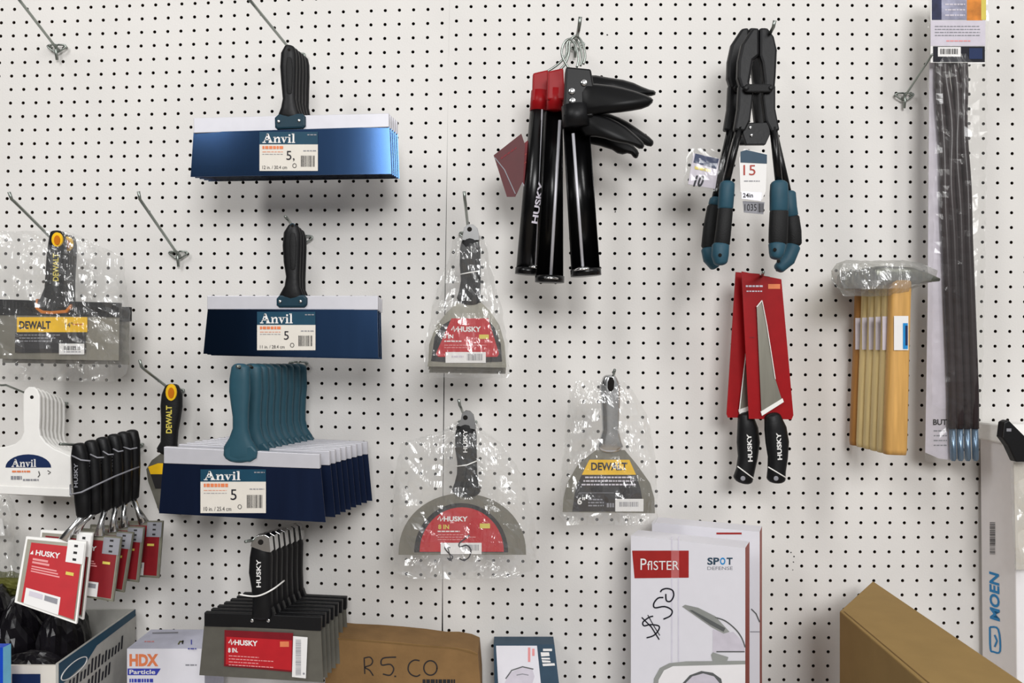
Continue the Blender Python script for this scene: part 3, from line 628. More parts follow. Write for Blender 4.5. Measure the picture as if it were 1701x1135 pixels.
m = MB(); m.text(t.at(.0118), 'HUSKY', 776, 752, 6.5, 'white_paper', 0, width=38, rot=90, bold=.02); m.build('handle_lettering', h)
m = MB(); m.tube([t.L(757, 775, .014), t.L(775, 773, .017), t.L(792, 766, .014)], .0009, 'white_plastic'); m.build('elastic_strand', h)
bag(t, [(700, 760, 792), (715, 740, 800), (735, 668, 830), (790, 656, 868), (850, 652, 886), (920, 652, 892), (950, 656, 886), (962, 690, 850)], .018, .012, seed=21, nx=22)
hook(777, 704, 762, 664, .17, 'peg hook whose tip shows above the large half-round bagged knife', bend=(765, 676))

t, h = bagged('bagged knife with polished metal handle and yellow over black label', 1014.7, 638, .14, None,
    [(1012, 628, 12), (1013, 640, 17), (1014, 665, 16.5), (1014, 690, 15), (1014, 715, 14), (1013.5, 730, 18), (1013.5, 742, 22)],
    [(990, 748), (1038, 748), (1058, 772), (1080, 803), (1087, 828), (1088, 853), (934.5, 851), (936, 828), (942, 803), (960, 772)], hmat='chrome')
m = MB(); m.loft([t.L(1015, 627, .0118), t.L(1015, 634, .0118), t.L(1014.5, 646, .0118), t.L(1014, 650, .0118)], [3 * t.k, 5.5 * t.k, 5 * t.k, 2 * t.k], [.0009] * 4, 'void'); m.build('hang_slot', h)
m = MB(); q = t.at(.0008); m.poly(q, [(979, 764), (966.5, 789), (1056.6, 789), (1045.5, 764)], 'yellow', 0); m.poly(q, [(966.5, 789), (956, 812), (950.6, 850), (1070, 850), (1064, 812), (1056.6, 789)], 'dark_print', 0)
m.text(q, 'DEWALT', 982, 781, 12, 'ink', .0005, width=60, bold=.03)
for k in range(3): m.lines(q, 972 - 3 * k, 1050 + 3 * k, 792 + 6 * k, 2.6, 'lilac', .0005, k)
m.stroke(q, [(962, 819), (1020, 819)], .8, 'grey_print', .0005); m.text(q, '6"', 959, 838, 11, 'white_paper', .0005, bold=.03)
for k in range(3): m.lines(q, 977, 1003, 829 + 5 * k, 2.4, 'grey_print', .0005, k)
m.lines(q, 1008, 1020, 836, 7, 'grey_print', .0005, 4); m.rect(q, 1022, 829, 1069, 850, 'white_paper', .0005); m.code(q, 1029, 834, 1061, 842, 'grey_print', .0009, 6); m.build('label', t.o)
bag(t, [(632, 960, 1034), (650, 948, 1050), (690, 942, 1074), (760, 936, 1088), (820, 930, 1092), (858, 930, 1092), (872, 940, 1085)], .02, .012, seed=33, nx=16)
hook(1014, 646, 1021, 615, .16, 'peg hook barely showing above the metal-handled bagged knife')

# ---------------------------------------------------------------- caulking guns
g9 = 'caulking guns hanging in a cluster'
def trough(m_, p0, p1, r0, r1, a0, a1, mt, n=12, th=.0016):
    p0 = Vector(p0); p1 = Vector(p1); ax = (p1 - p0).normalized(); u = Vector((0, -1, 0)); u = (u - ax * u.dot(ax)).normalized(); v = ax.cross(u)
    V = []; Fc = []
    for p, r in ((p0, r0), (p1, r1)):
        for rr in (r, r - th):
            for k in range(n + 1):
                a = math.radians(a0 + (a1 - a0) * k / n); V.append(p + (u * math.cos(a) + v * math.sin(a)) * rr)
    N = n + 1
    for k in range(n): Fc += [(k, k + 1, 2 * N + k + 1, 2 * N + k), (N + k, 3 * N + k, 3 * N + k + 1, N + k + 1), (k, N + k, N + k + 1, k + 1), (2 * N + k, 2 * N + k + 1, 3 * N + k + 1, 3 * N + k)]
    Fc += [(0, 2 * N, 3 * N, N), (n, N + n, 3 * N + n, 2 * N + n)]
    m_.mesh(V, Fc, mt, True)
def gun(label, d, head, foot, r0, r1, arc, red, hkx, handle, trigger, rod, seed, brand=False):
    t = T('caulking_gun', label, 'caulking gun', head[0], head[1], d, g9); k = t.k; H = t.L(*head); Ft = t.L(*foot); ax = (Ft - H).normalized()
    m = MB(); trough(m, H, Ft, r0 * k, r1 * k, arc[0], arc[1], 'gloss_black'); m.build('barrel', t.o)
    m = MB(); m.tube([Ft - ax * .004, Ft + ax * .006], (r1 + 1.5) * k, 'gloss_black', 20); m.build('end_ring', t.o)
    m = MB(); m.tube([H - ax * .012, H + ax * .02], (r0 + .8) * k, 'red_plastic' if red else 'black', 20); m.build('collar', t.o)
    m = MB(); m.tube([t.L(*rod[0], .012), t.L(*rod[1], .012)], 2.6 * k, 'bar', 10); ro = m.build('push_rod', t.o)
    m = MB(); e_ = t.L(*rod[1], .012); m.tube([e_, e_ + ax * .004, e_ + ax * .006], [r1 * k * .35, r1 * k * .62, r1 * k * .62], 'chrome', 18); m.build('plunger_disc', ro)
    m = MB(); hx, hy = head
    m.plate(t.at(.012), [(hx - 12, hy - 44), (hx + 14, hy - 50), (hx + 17, hy + 4), (hx - 13, hy + 4)] if red else [(hx - 16, hy - 80), (hx + 26, hy - 76), (hx + 32, hy - 40), (hx + 30, hy + 4), (hx - 20, hy + 4)], .026, 'red_plastic' if red else 'moulded_black'); hd = m.build('head_bracket', t.o, bevel=.003)
    for ox, oy in (((-1, -28), (3, -14)) if 0 else ((-6, -38), (-5, -22), (14, -52))) if not red else (): m = MB(); m.disc(t.L(hx + ox, hy + oy, .012), (5.5 if oy < -20 else 3.5) * k, .003, 'chrome'); m.build('rivet', hd)
    m = MB(); m.puff(t, handle, .012, .006, .016, 'moulded_black'); m.build('handle', t.o)
    m = MB(); m.puff(t, trigger, .009, .004, .013, 'moulded_black'); m.build('trigger', t.o)
    m = MB(); cx_, cy_ = hkx
    m.tube(smooth([t.L(hx + 4, hy - 42, -.004), t.L((hx + cx_) / 2, (hy + cy_) / 2 - 6, -.004), t.L(cx_ - 10, cy_ + 26, -.004), t.L(cx_ - 8, cy_ + 6, -.003), t.L(cx_ + 2, cy_ - 3, -.002), t.L(cx_ + 12, cy_ + 8, 0), t.L(cx_ + 17, cy_ + 30, .002), t.L(cx_ + 14, cy_ + 44, .002)]), 2.0 * k, 'zinc'); m.build('hang_hook', t.o)
    if brand: m = MB(); m.text(t.at(r1 * k + .001), 'HUSKY', 892, 372, 9, 'lilac', 0, width=70, rot=80, bold=.03); m.build('barrel_lettering', t.o)
    return t
H1 = [(950, 128), (985, 124), (1005, 128), (1045, 134), (1075, 148), (1090, 151), (1088, 160), (1062, 160), (1020, 158), (950, 165)]
H2 = [(945, 150), (1010, 153), (1060, 160), (1084, 164), (1080, 176), (1060, 180), (1030, 178), (990, 184), (945, 190)]
R1 = [(945, 180), (1005, 186), (1036, 198), (1060, 214), (1085, 232), (1086, 240), (1080, 245), (1060, 236), (1052, 232), (1030, 222), (1000, 226), (945, 220)]
R2 = [(950, 200), (1000, 218), (1030, 232), (1050, 240), (1062, 252), (1060, 262), (1054, 264), (1046, 254), (1030, 258), (1012, 246), (955, 234)]
gun('caulking gun with red head at the left of the cluster and lettered black barrel', .10, (897, 165), (876, 450), 15, 19, (-100, 100), True, (950, 66), H1, R1, ((900, 180), (888, 440)), 1, brand=True)
gun('caulking gun with red head and open frame, middle of the cluster', .135, (922, 162), (913, 463), 13, 23, (95, 265), True, (955, 63), H2, R2, ((930, 200), (915, 458)), 2)
gun('all-black caulking gun with bright push rod, right front of the cluster', .19, (956, 190), (973, 452), 22, 24, (75, 285), False, (944, 68),
    [(962, 138), (1005, 140), (1045, 148), (1080, 160), (1087, 168), (1074, 180), (1040, 186), (1000, 190), (964, 196)],
    [(962, 184), (1004, 192), (1034, 206), (1058, 226), (1072, 240), (1066, 250), (1048, 240), (1022, 236), (998, 228), (964, 226)], ((952, 222), (968, 443)), 3)
t = T('price_tag', 'dark red folded card tag hanging left of the caulking guns', 'tag', 866, 224, .12, 'red card tags on the caulking guns')
m = MB(); m.plate(t.at(0), [(820, 258), (866, 222), (872, 240), (869, 300), (856, 327), (842, 327)], .001, 'maroon'); m.lines(t.at(0), 832, 858, 262, 3, 'red_dark', .0005, 3, slope=-.7)
m.stroke(t.at(0), [(822, 262), (838, 282), (856, 322)], 1.6, 'grey_print', .0006); m.build('card', t.o)
t = T('price_tag', 'brighter red card tag half behind the lettered caulking gun', 'tag', 880, 236, .105, 'red card tags on the caulking guns')
m = MB(); q = t.at(0); m.plate(q, [(842, 262), (878, 232), (886, 290), (872, 312)], .001, 'red_dark'); m.stroke(q, [(843, 262), (872, 311)], 1.6, 'lilac', .0006); m.lines(q, 852, 878, 268, 2, 'red_ink', .0006, 2, slope=-.6); m.lines(q, 858, 880, 278, 2, 'red_ink', .0006, 4, slope=-.6); m.build('card', t.o)
hook(955, 78, 964, 28, .20, 'peg hook holding the cluster of caulking guns', bend=(961, 50), r=.0028)

# ---------------------------------------------------------------- bolt cutters
g10 = 'bolt cutters on the upper right hook'
def cutter(label, dx, d, arms, grips, sc=1.):
    t = T('bolt_cutter', label, 'bolt cutter', 1262 + dx, 70, d, g10); X = lambda P: [(x + dx, y) for x, y in P]
    for P, nm in (([(1250, 46), (1262, 45), (1262, 92), (1252, 100), (1246, 136), (1248, 146), (1232, 148), (1226, 128), (1227, 100), (1233, 72)], 'jaw'), ([(1262, 45), (1276, 45), (1287, 60), (1292, 82), (1290, 125), (1288, 148), (1268, 146), (1270, 136), (1266, 104), (1262, 92)], 'jaw')):
        m = MB(); m.plate(t.at(.008), X(P), .016, 'black'); m.build(nm, t.o, bevel=.004)
    m = MB(); m.plate(t.at(.014), X([(1240, 139), (1282, 139), (1286, 146), (1282, 153), (1240, 153), (1235, 146)]), .006, 'rubber'); sp = m.build('link_strap', t.o, bevel=.002)
    for bx in (1240, 1281): m = MB(); m.disc(t.L(bx + dx, 146, .014), 4 * t.k, .002, 'black'); m.build('bolt', sp)
    for P in ([(1228, 140), (1250, 146), (1252, 158), (1247, 200), (1238, 218), (1220, 216), (1226, 180)], [(1268, 146), (1289, 140), (1289, 180), (1296, 216), (1282, 220), (1272, 200), (1267, 160)]):
        m = MB(); m.plate(t.at(.006), X(P), .014, 'black'); m.build('jaw_arm', t.o, bevel=.003)
    m = MB(); m.plate(t.at(.004), X([(1237, 205), (1277, 203), (1280, 222), (1272, 240), (1240, 240), (1234, 222)]), .008, 'black'); m.disc(t.L(1246 + dx, 212, .004), 2.5 * t.k, .003, 'chrome'); m.disc(t.L(1248 + dx, 225, .004), 2.5 * t.k, .003, 'chrome'); m.build('pivot_block', t.o, bevel=.002)
    for (a, b_), gr in zip(arms, grips):
        m = MB(); m.tube([t.L(a[0], a[1]), t.L((a[0] + b_[0]) / 2, (a[1] + b_[1]) / 2, .002), t.L(b_[0], b_[1])], [6.5 * t.k, 6.2 * t.k, 6 * t.k], 'gloss_black', 12); am = m.build('handle_tube', t.o)
        m = MB(); m.grip(t, gr[0], .011, 'teal_grip'); m.build('grip_collar', am)
        m = MB(); m.grip(t, gr[1], .0105, 'rubber'); m.build('grip', am)
        m = MB(); m.grip(t, gr[2], .0115, 'teal_grip'); m.disc(t.L(gr[2][-1][0] - 1, gr[2][-1][1] - 12, .0116), 3 * t.k, .0006, 'void'); m.build('grip_end', am)
    return t
t = cutter('bolt cutter with teal and black grips and a white price tag, the front one', 0, .17,
    [((1230, 205), (1206, 306)), ((1284, 205), (1294, 306))],
    [([(1208, 306, 12), (1207, 318, 12.5), (1205, 345, 12.5)], [(1205, 349, 12), (1202, 380, 12.5), (1199, 405, 13)], [(1197, 408, 14), (1196, 425, 14), (1197, 436, 11)]),
     ([(1294, 306, 14), (1294, 320, 15), (1294, 349, 15)], [(1294, 352, 15), (1293, 380, 15.5), (1292, 403, 15)], [(1291, 407, 14), (1290, 420, 12), (1288, 427, 9)])])
cutter('bolt cutter behind the front one, its curved right grip sweeping in', -17, .115,
    [((1216, 205), (1188, 330)), ((1284, 215), (1310, 325))],
    [([(1189, 332, 10), (1187, 340, 10)], [(1186, 344, 11), (1181, 380, 13), (1177, 410, 12)], [(1177, 414, 12), (1180, 430, 12), (1188, 442, 9)]),
     ([(1310, 322, 11), (1312, 345, 11), (1314, 358, 11)], [(1315, 362, 12), (1318, 385, 12.5), (1319, 405, 12)], [(1317, 410, 12), (1308, 432, 12), (1294, 446, 9)])])
t = T('price_tag', 'white card price tag marked 15 hanging between the bolt cutter handles', 'tag', 1250, 245, .185)
m = MB(); q = t.at(0); m.plate(q, [(1228, 262), (1230, 320), (1266, 332), (1272, 318), (1274, 256), (1236, 247)], .001, 'white_paper')
m.poly(q, [(1230, 252), (1230, 270), (1274, 272), (1274, 257), (1240, 249)], 'slate', .0004); m.text(q, '15', 1235, 291, 17, 'red_ink', .0006, width=20); m.lines(q, 1236, 1262, 300, 1.6, 'grey_print', .0005, 2)
m.poly(q, [(1232, 318), (1232, 330), (1264, 334), (1266, 320)], 'bar', .0005); m.text(q, '24in', 1234, 328, 7, 'dark_print', .0009, bold=.02); m.build('card', t.o)
m = MB(); m.plate(t.at(-.004), [(1234, 334), (1236, 353), (1268, 356), (1270, 336)], .001, 'grey_print'); m.text(t.at(-.004), '1035', 1237, 350, 11, 'dark_print', .0006, width=20); m.code(t.at(-.004), 1259, 338, 1268, 353, 'dark_print', .0006, 3); m.build('stub', t.o)
t = T('price_tag', 'white price tag marked 10 in a small clear pouch left of the bolt cutters', 'tag', 1178, 256, .13)
m = MB(); q = t.at(0); m.plate(q, [(1152, 254), (1196, 264), (1188, 314), (1143, 306)], .001, 'lilac'); m.poly(q, [(1155, 255), (1152, 270), (1190, 281), (1194, 264)], 'navy_print', .0004)
m.lines(q, 1154, 1180, 276, 5, 'tag_yellow', .0006, 2, slope=.2); m.text(q, '10', 1151, 309, 17, 'ink', .0008, width=18, rot=-3, bold=.04, shear=.35); m.build('card', t.o)
bag(t, [(247, 1148, 1180), (262, 1142, 1204), (300, 1137, 1200), (318, 1138, 1192)], .005, .004, seed=9, nx=6, amp=.002, name='clear_pouch', mt='smooth_film')
hook(1268, 80, 1287, 34, .20, 'peg hook holding the two bolt cutters', bend=(1281, 52), r=.0026)

# ---------------------------------------------------------------- jab saws on red cards
g11 = 'jab saws on red cards'
def saw(label, d, card, blade, hst, txt, band, edge, full):
    t = T('jab_saw', label, 'saw', card[0][0] + 30, card[0][1], d, g11)
    m = MB(); m.plate(t.at(0), card, .0015, 'red_plastic')
    if full:
        q = t.at(0); m.lines(q, 1239, 1268, 474, 3, 'lilac', .0006, 3); m.lines(q, 1240, 1266, 483, 2, 'lilac', .0006, 4); m.rect(q, 1276, 472, 1296, 480, 'orange_print', .0006); m.lines(q, 1245, 1253, 560, 1.5, 'red_dark', .0006)
    m.build('card', t.o)
    m = MB(); m.plate(t.at(.004), blade, .0016, 'steel'); bl = m.build('blade', t.o)
    m = MB(); m.plate(t.at(.005), edge, .003, 'white_plastic'); m.build('blade_clip', t.o)
    m = MB(); m.stroke(t.at(.006), [blade[0], blade[-1]], 1.6, 'white_plastic', 0); m.stroke(t.at(.006), [blade[0], blade[1], blade[2]], 1.2, 'white_plastic', 0); m.build('blister_rim', t.o)
    m = MB(); m.grip(t, hst, .012, 'black', .004); h = m.build('handle', t.o)
    m = MB(); m.text(t.at(.0168), 'HUSKY', txt[0], txt[1], 7, 'white_paper', 0, width=txt[2], rot=93, bold=.03); m.build('handle_lettering', h)
    m = MB(); m.tube([t.L(band[0][0], band[0][1], .0165), t.L((band[0][0] + band[1][0]) / 2, (band[0][1] + band[1][1]) / 2, .0172), t.L(band[1][0], band[1][1], .0165)], .001, 'white_plastic'); m.build('handle_band', h)
    m = MB(); m.disc(t.L(hst[-1][0], hst[-1][1] - 1, .0155), 4 * t.k, .0008, 'grey_print'); m.build('hang_hole', h)
    return t
saw('jab saw on red card at the left, half behind the other saw', .075, [(1222, 452), (1262, 455), (1262, 694), (1209, 694), (1207, 688)],
    [(1240, 578), (1247, 640), (1246, 678), (1228, 685)],
    [(1238, 690, 12), (1242, 712, 17), (1243, 735, 19), (1242, 760, 16), (1238, 782, 15), (1234, 796, 16)], (1250, 767, 46), ((1225, 775), (1253, 796)), [(1227, 681), (1244, 675), (1246, 681), (1229, 689)], False)
saw('jab saw on red card at the right, its long blade in full view', .10, [(1232, 451), (1298, 464), (1318, 690), (1315, 697), (1244, 696)],
    [(1266, 499), (1274, 540), (1288, 630), (1300, 668), (1265, 688), (1257, 510)],
    [(1283, 692, 13), (1288, 712, 18), (1291, 735, 19), (1292, 760, 16), (1290, 782, 14.5), (1289, 796, 15)], (1299, 764, 45), ((1276, 776), (1306, 794)), [(1264, 684), (1300, 662), (1302, 668), (1266, 691)], True)
hook(1262, 466, 1268, 452, .16, 'short peg hook behind the top of the red saw cards')

# ---------------------------------------------------------------- hammers
g12 = 'hammers with wooden handles'
def hammer(i):
    q_ = i / 5; r_ = .92 + .08 * q_; d = .035 + .105 * q_
    sx_ = lambda x: CX + (x - CX) * r_ - 6 * (1 - q_); sy_ = lambda y: CY + (y - CY) * r_ + (0 if 1 else 0)
    names = ['leftmost of six', 'second from the left', 'third from the left', 'fourth from the left', 'fifth from the left', 'front one at the right with broad handle']
    t = T('hammer', 'wood-handled hammer with plastic-wrapped head, ' + names[i], 'hammer', sx_(1490), sy_(458), d, g12); k = t.k
    P = lambda x, y: (sx_(x), sy_(y))
    hx = [(1448, 10), (1454, 14.5), (1470, 15), (1484, 14), (1500, 13.5), (1514, 13), (1528, 10), (1545, 6.5), (1560, 2.5)]
    m = MB(); m.loft([t.L(*P(x, 457 + (0 if x < 1510 else (x - 1510) * .16)), 0) for x, _ in hx], [w_ * k for _, w_ in hx], [.009, .0102, .0102, .010, .010, .009, .008, .006, .003], 'hammer_steel', pw=3.2); m.build('head', t.o)
    m = MB(); wd_ = (16.5 if i == 5 else 15.5); c0 = 1495; c1 = 1486
    m.loft([t.L(*P(c0 + (c1 - c0) * a, 466 + 289 * a), 0) for a in (0, .03, .3, .7, .97, 1)], [wd_ * k * f for f in (.98, 1, 1, 1.05, 1.08, 1.02)], [.009, .0098, .0098, .0102, .0102, .009], ['wood_dark', 'wood_pale', 'wood_pale', 'wood_pale', 'wood_pale', 'wood'][i], pw=4); h = m.build('handle', t.o)
    m = MB(); qq = t.at(.0112); x0, x1 = (1485, 1509) if i == 5 else (1477, 1500)
    a_ = P(x0, 525); b_ = P(x1, 582); m.rect(qq, a_[0], a_[1], b_[0], b_[1], 'white_paper' if i == 5 else 'lilac', 0)
    if i == 5: m.rect(qq, b_[0] - 9, a_[1] + 12, b_[0] - 1, b_[1] - 2, 'blue_logo', .0005); m.rect(qq, b_[0] - 5, a_[1] + 16, b_[0] - 1, b_[1] - 8, 'navy_print', .0009)
    m.build('sticker', h); return t
for i in range(6): th = hammer(i)
tw = T('plastic_wrap', 'crinkled clear plastic wrapped around the six metal hammer heads', 'wrap', 1470, 458, .14)
bag(tw, [(433, 1408, 1500), (438, 1390, 1530), (450, 1381, 1556), (466, 1382, 1552), (480, 1392, 1516), (492, 1402, 1512)], .02, .10, mt='wrap_film', seed=44, nx=12, amp=.004, name='film')
hook(1440, 470, 1448, 452, .14, 'peg hook pair hidden under the plastic-wrapped hammer heads')

# ---------------------------------------------------------------- long bagged rods
t = T('bagged_rod_set', 'tall clear bag of dark brown rods with printed header card', 'rod set', 1592, 60, .07)
def path(x0, wob, ph):
    P = []
    for k in range(40):
        y = 92 + (712 - 92) * k / 39; a = (y - 92) / 620
        P.append((x0 + 27 * min(1, a * 1.1) * .8 + wob * math.sin(y * .03 + ph) * max(0, 1 - a * 1.8), y))
    return P
for n, x0 in enumerate((1560, 1572, 1584, 1597)):
    pp = path(x0, (2.5, 5, 4, 3)[n], n * 1.4); zz = .003 * (n % 2)
    m = MB(); m.tube([t.L(x, y, zz) for x, y in pp], [7.0 * t.k] * 40, 'rod_brown', 12); r_ = m.build('rod', t.o)
    m = MB(); m.tube([t.L(pp[-1][0] + .5, 710, zz), t.L(pp[-1][0] + 2, 762, zz), t.L(pp[-1][0] + 2, 766, zz)], [5.2 * t.k, 5 * t.k, 3 * t.k], 'tip_blue', 12); m.build('rod_tip', r_)
m = MB(); q = t.at(-.008); m.plate(q, [(1544, 104), (1566, 104), (1574, 500), (1582, 765), (1560, 762), (1537, 752), (1541, 500)], .0008, 'lilac')
m.text(q, 'BUT', 1550, 706, 9, 'dark_print', .0005, width=23, bold=.03)
for k in range(4): m.lines(q, 1551, 1573, 715 + 8 * k, 2, 'grey_print', .0005, k)
m.build('backing_sheet', t.o)
m = MB(); q = t.at(.012); m.plate(q, [(1546, -30), (1546, 104), (1608, 104), (1608, 107), (1636, 106), (1638, -30)], .001, 'white_paper')
m.rect(q, 1548, -30, 1564, 33, 'picture_navy', .0005); m.rect(q, 1564, -30, 1606, 33, 'picture_grey', .0005); m.rect(q, 1606, -30, 1632, 34, 'picture_orange', .0005); m.rect(q, 1630, -30, 1638, 33, 'tag_yellow', .0006)
for k in range(3): m.lines(q, 1570, 1603, 6 + 9 * k, 2.5, 'lilac', .0009, k)
m.rect(q, 1546, 34, 1637, 76, 'lilac', .0005)
for k in range(4): m.lines(q, 1553, 1628, 43 + 5 * k, 1.6, 'grey_print', .0009, k)
m.lines(q, 1572, 1612, 67, 2, 'pink_print', .0009, 5)
m.rect(q, 1550, 77, 1636, 103, 'ink', .0005); m.rect(q, 1558, 78, 1596, 94, 'white_paper', .0009); m.code(q, 1562, 81, 1592, 90, 'dark_print', .0013, 7); m.rect(q, 1610, 80, 1632, 98, 'navy_print', .0009); m.build('header_card', t.o)
bag(t, [(-30, 1543, 1642), (110, 1542, 1640), (300, 1541, 1638), (560, 1539, 1634), (700, 1537, 1630), (766, 1538, 1626)], .014, .012, 'smooth_film', seed=15, nx=8, amp=.0022)
hook(1500, 162, 1549, 90, .09, 'peg hook with a wire clip left of the long rod bag', r=.0018)
hook(97, 82, 26, -8, .16, 'bare peg hook near the top left corner')
hook(298, 424, 230, 318, .17, 'bare peg hook with upturned tip left of the middle blue knives', bend=(237, 338))

# ---------------------------------------------------------------- boxes on the shelf
def slab(T_, P, mt_faces, name, back, th_vec):
    """closed box from a front quad (world points TL,TR,BR,BL) pushed back by a vector"""
    f = [p - T_.a for p in P]; g = [p + th_vec for p in f]; m_ = MB()
    m_.face([f[0], f[3], f[2], f[1]], mt_faces[0]); m_.face(g, mt_faces[0])
    m_.face([f[0], f[1], g[1], g[0]], mt_faces[1]); m_.face([f[3], g[3], g[2], f[2]], mt_faces[1])
    m_.face([f[0], g[0], g[3], f[3]], mt_faces[2]); m_.face([f[1], f[2], g[2], g[1]], mt_faces[3])
    return m_
def down(p): return Vector((p.x, p.y, SHELF + .001))
def faucet_box(label, x0, x1, y, d0, d1, full):
    P0 = W(x0, y, d0); P1 = W(x1, y - 1, d1); P1.z = P0.z; t = T('faucet_box', label, 'box', x0, 1135, d0, 'white and red faucet boxes')
    dirv = (P1 - P0).normalized(); back = Vector((-dirv.y, dirv.x, 0)) * .042
    if back.y < 0: back = -back
    m_ = slab(t, [P0, P1, down(P1), down(P0)], ['box_white', 'box_white', 'box_white', 'spine_red'], '', None, back); m_.build('carton', t.o, bevel=.003)
    q = planemap(t, P0, P1, down(P0)); m_ = MB()
    if full:
        m_.poly(q, [(1050, 915), (1054, 961), (1144, 960), (1144, 915)], 'pfister_red', .0004); m_.text(q, 'P', 1064, 947, 19, 'white_paper', .001, width=10); m_.text(q, 'fISTER', 1075, 947, 15, 'white_paper', .001, width=53)
        m_.rect(q, 1115, 915, 1128, 960, 'tape_print', .0006); m_.build('brand_panel', t.o); m_ = MB(); m_.rect(q, 1115, 892, 1117, 1180, 'tape_line', .0005); m_.rect(q, 1126, 892, 1128, 1180, 'tape_line', .0005); m_.build('clear_tape', t.o); m_ = MB()
        m_.text(q, 'SP', 1175, 938, 11, 'slate', .0005, width=20, bold=.03); m_.text(q, 'O', 1196, 938, 11, 'blue_logo', .0005, width=9, bold=.03); m_.text(q, 'T', 1207, 938, 11, 'slate', .0005, width=10, bold=.03)
        m_.text(q, 'DEFENSE', 1175, 947, 5.5, 'grey_print', .0005, width=42)
        m_.build('side_lettering', t.o); m_ = MB()
        m_.stroke(q, [(1085, 1024), (1078, 1026), (1068, 1034), (1070, 1040), (1080, 1038), (1094, 1040), (1094, 1047), (1086, 1056), (1074, 1060)], 2.3, 'ink', .0007)
        m_.stroke(q, [(1066, 1026), (1082, 1042), (1095, 1063)], 2.1, 'ink', .0007); m_.stroke(q, [(1076, 1022), (1086, 1040), (1096, 1056)], 1.5, 'ink', .0007)
        m_.stroke(q, [(1102, 993), (1093, 994), (1086, 1003), (1088, 1010), (1104, 1008), (1116, 1014), (1114, 1023), (1102, 1029)], 2.4, 'ink', .0007)
        m_.stroke(q, [(1106, 987), (1107, 998), (1114, 999), (1119, 990), (1117, 981), (1108, 978), (1100, 980), (1097, 984)], 2.4, 'ink', .0007)
        m_.build('handwritten_price', t.o); m_ = MB()
        m_.poly(q, [(1133, 1008), (1138, 1005), (1160, 1010), (1188, 1024), (1212, 1050), (1202, 1053), (1183, 1043), (1150, 1020)], 'faucet', .0006); m_.poly(q, [(1145, 1014), (1150, 1014), (1205, 1044), (1202, 1050), (1180, 1038)], 'faucet_dark', .0009)
        m_.stroke(q, [(1188, 1026), (1205, 1032), (1222, 1046), (1232, 1060), (1238, 1076)], 2.2, 'faucet_dark', .0006)
        m_.poly(q, [(1184, 1046), (1184, 1084), (1236, 1084), (1237, 1078), (1230, 1062), (1218, 1050), (1205, 1052)], 'lilac', .0005); m_.stroke(q, [(1190, 1083), (1237, 1083)], 2, 'faucet_dark', .0008)
        m_.poly(q, [(1181, 1088), (1184, 1084), (1210, 1092), (1208, 1098), (1184, 1100)], 'faucet', .0008)
        m_.poly(q, [(1083, 1170), (1086, 1128), (1096, 1110), (1112, 1102), (1140, 1099), (1238, 1098), (1238, 1170)], 'faucet', .0006); m_.poly(q, [(1090, 1170), (1094, 1130), (1103, 1114), (1118, 1107), (1238, 1104), (1238, 1170)], 'box_grey', .0009)
        m_.poly(q, [(1132, 1170), (1134, 1135), (1146, 1122), (1165, 1115), (1184, 1118), (1198, 1128), (1206, 1170)], 'faucet_dark', .0012); m_.poly(q, [(1138, 1170), (1138, 1136), (1150, 1124), (1168, 1119), (1186, 1124), (1196, 1136), (1198, 1170)], 'lilac', .0015)
        m_.build('faucet_picture', t.o)
    else:
        m_.stroke(q, [(1248, 1012), (1256, 1020), (1262, 1034)], 2, 'faucet_dark', .0006); m_.rect(q, 1190, 885, 1232, 888, 'pfister_red', .0005); m_.stroke(q, [(1246, 1050), (1262, 1050)], 1.5, 'grey_print', .0005); m_.build('front_print', t.o)
faucet_box('white faucet box with red brand panel and handwritten $50, the front one', 1048, 1238, 890, .115, .19, True)
faucet_box('white faucet box standing behind the one with the handwritten price', 1083, 1262, 868, .06, .125, False)

t = T('faucet_box', 'small white box with slate side band and rotated lettering', 'box', 872, 1135, .06)
P0 = W(820, 1071, .045); P1 = W(921, 1073, .045); P1.z = P0.z; B1 = W(955, 1290, .085); B1.z = SHELF + .001; B0 = W(826, 1290, .085); B0.z = SHELF + .001
m = slab(t, [P0, P1, B1, B0], ['slate'] * 4, '', None, Vector((0, .035, 0))); m.build('carton', t.o, bevel=.002)
q = planemap(t, P0, P1, B0); m = MB(); m.poly(q, [(824, 1073), (830, 1180), (903, 1180), (892, 1073)], 'box_white', .0004)

for P in ([(902, 1078), (902, 1082), (917, 1082), (917, 1078)], [(898, 1084), (899, 1091), (913, 1090), (912, 1084)], [(899, 1093), (900, 1096), (914, 1096), (913, 1093)], [(900, 1097), (901, 1101), (915, 1101), (914, 1098)], [(901, 1103), (902, 1107), (922, 1106), (921, 1102)]): m.poly(q, P, 'white_paper', .0007)
m.rect(q, 877, 1076, 881, 1100, 'pink_print', .0007); m.rect(q, 884, 1078, 888, 1090, 'pink_print', .0007)
m.poly(q, [(838, 1135), (848, 1118), (866, 1109), (884, 1111), (888, 1124), (880, 1150), (850, 1160)], 'lilac', .0007); m.stroke(q, [(840, 1128), (850, 1114), (868, 1108), (886, 1112)], 2, 'faucet_dark', .0009); m.stroke(q, [(858, 1122), (868, 1120), (878, 1122)], 1.6, 'grey_print', .0009); m.build('front_print', t.o)

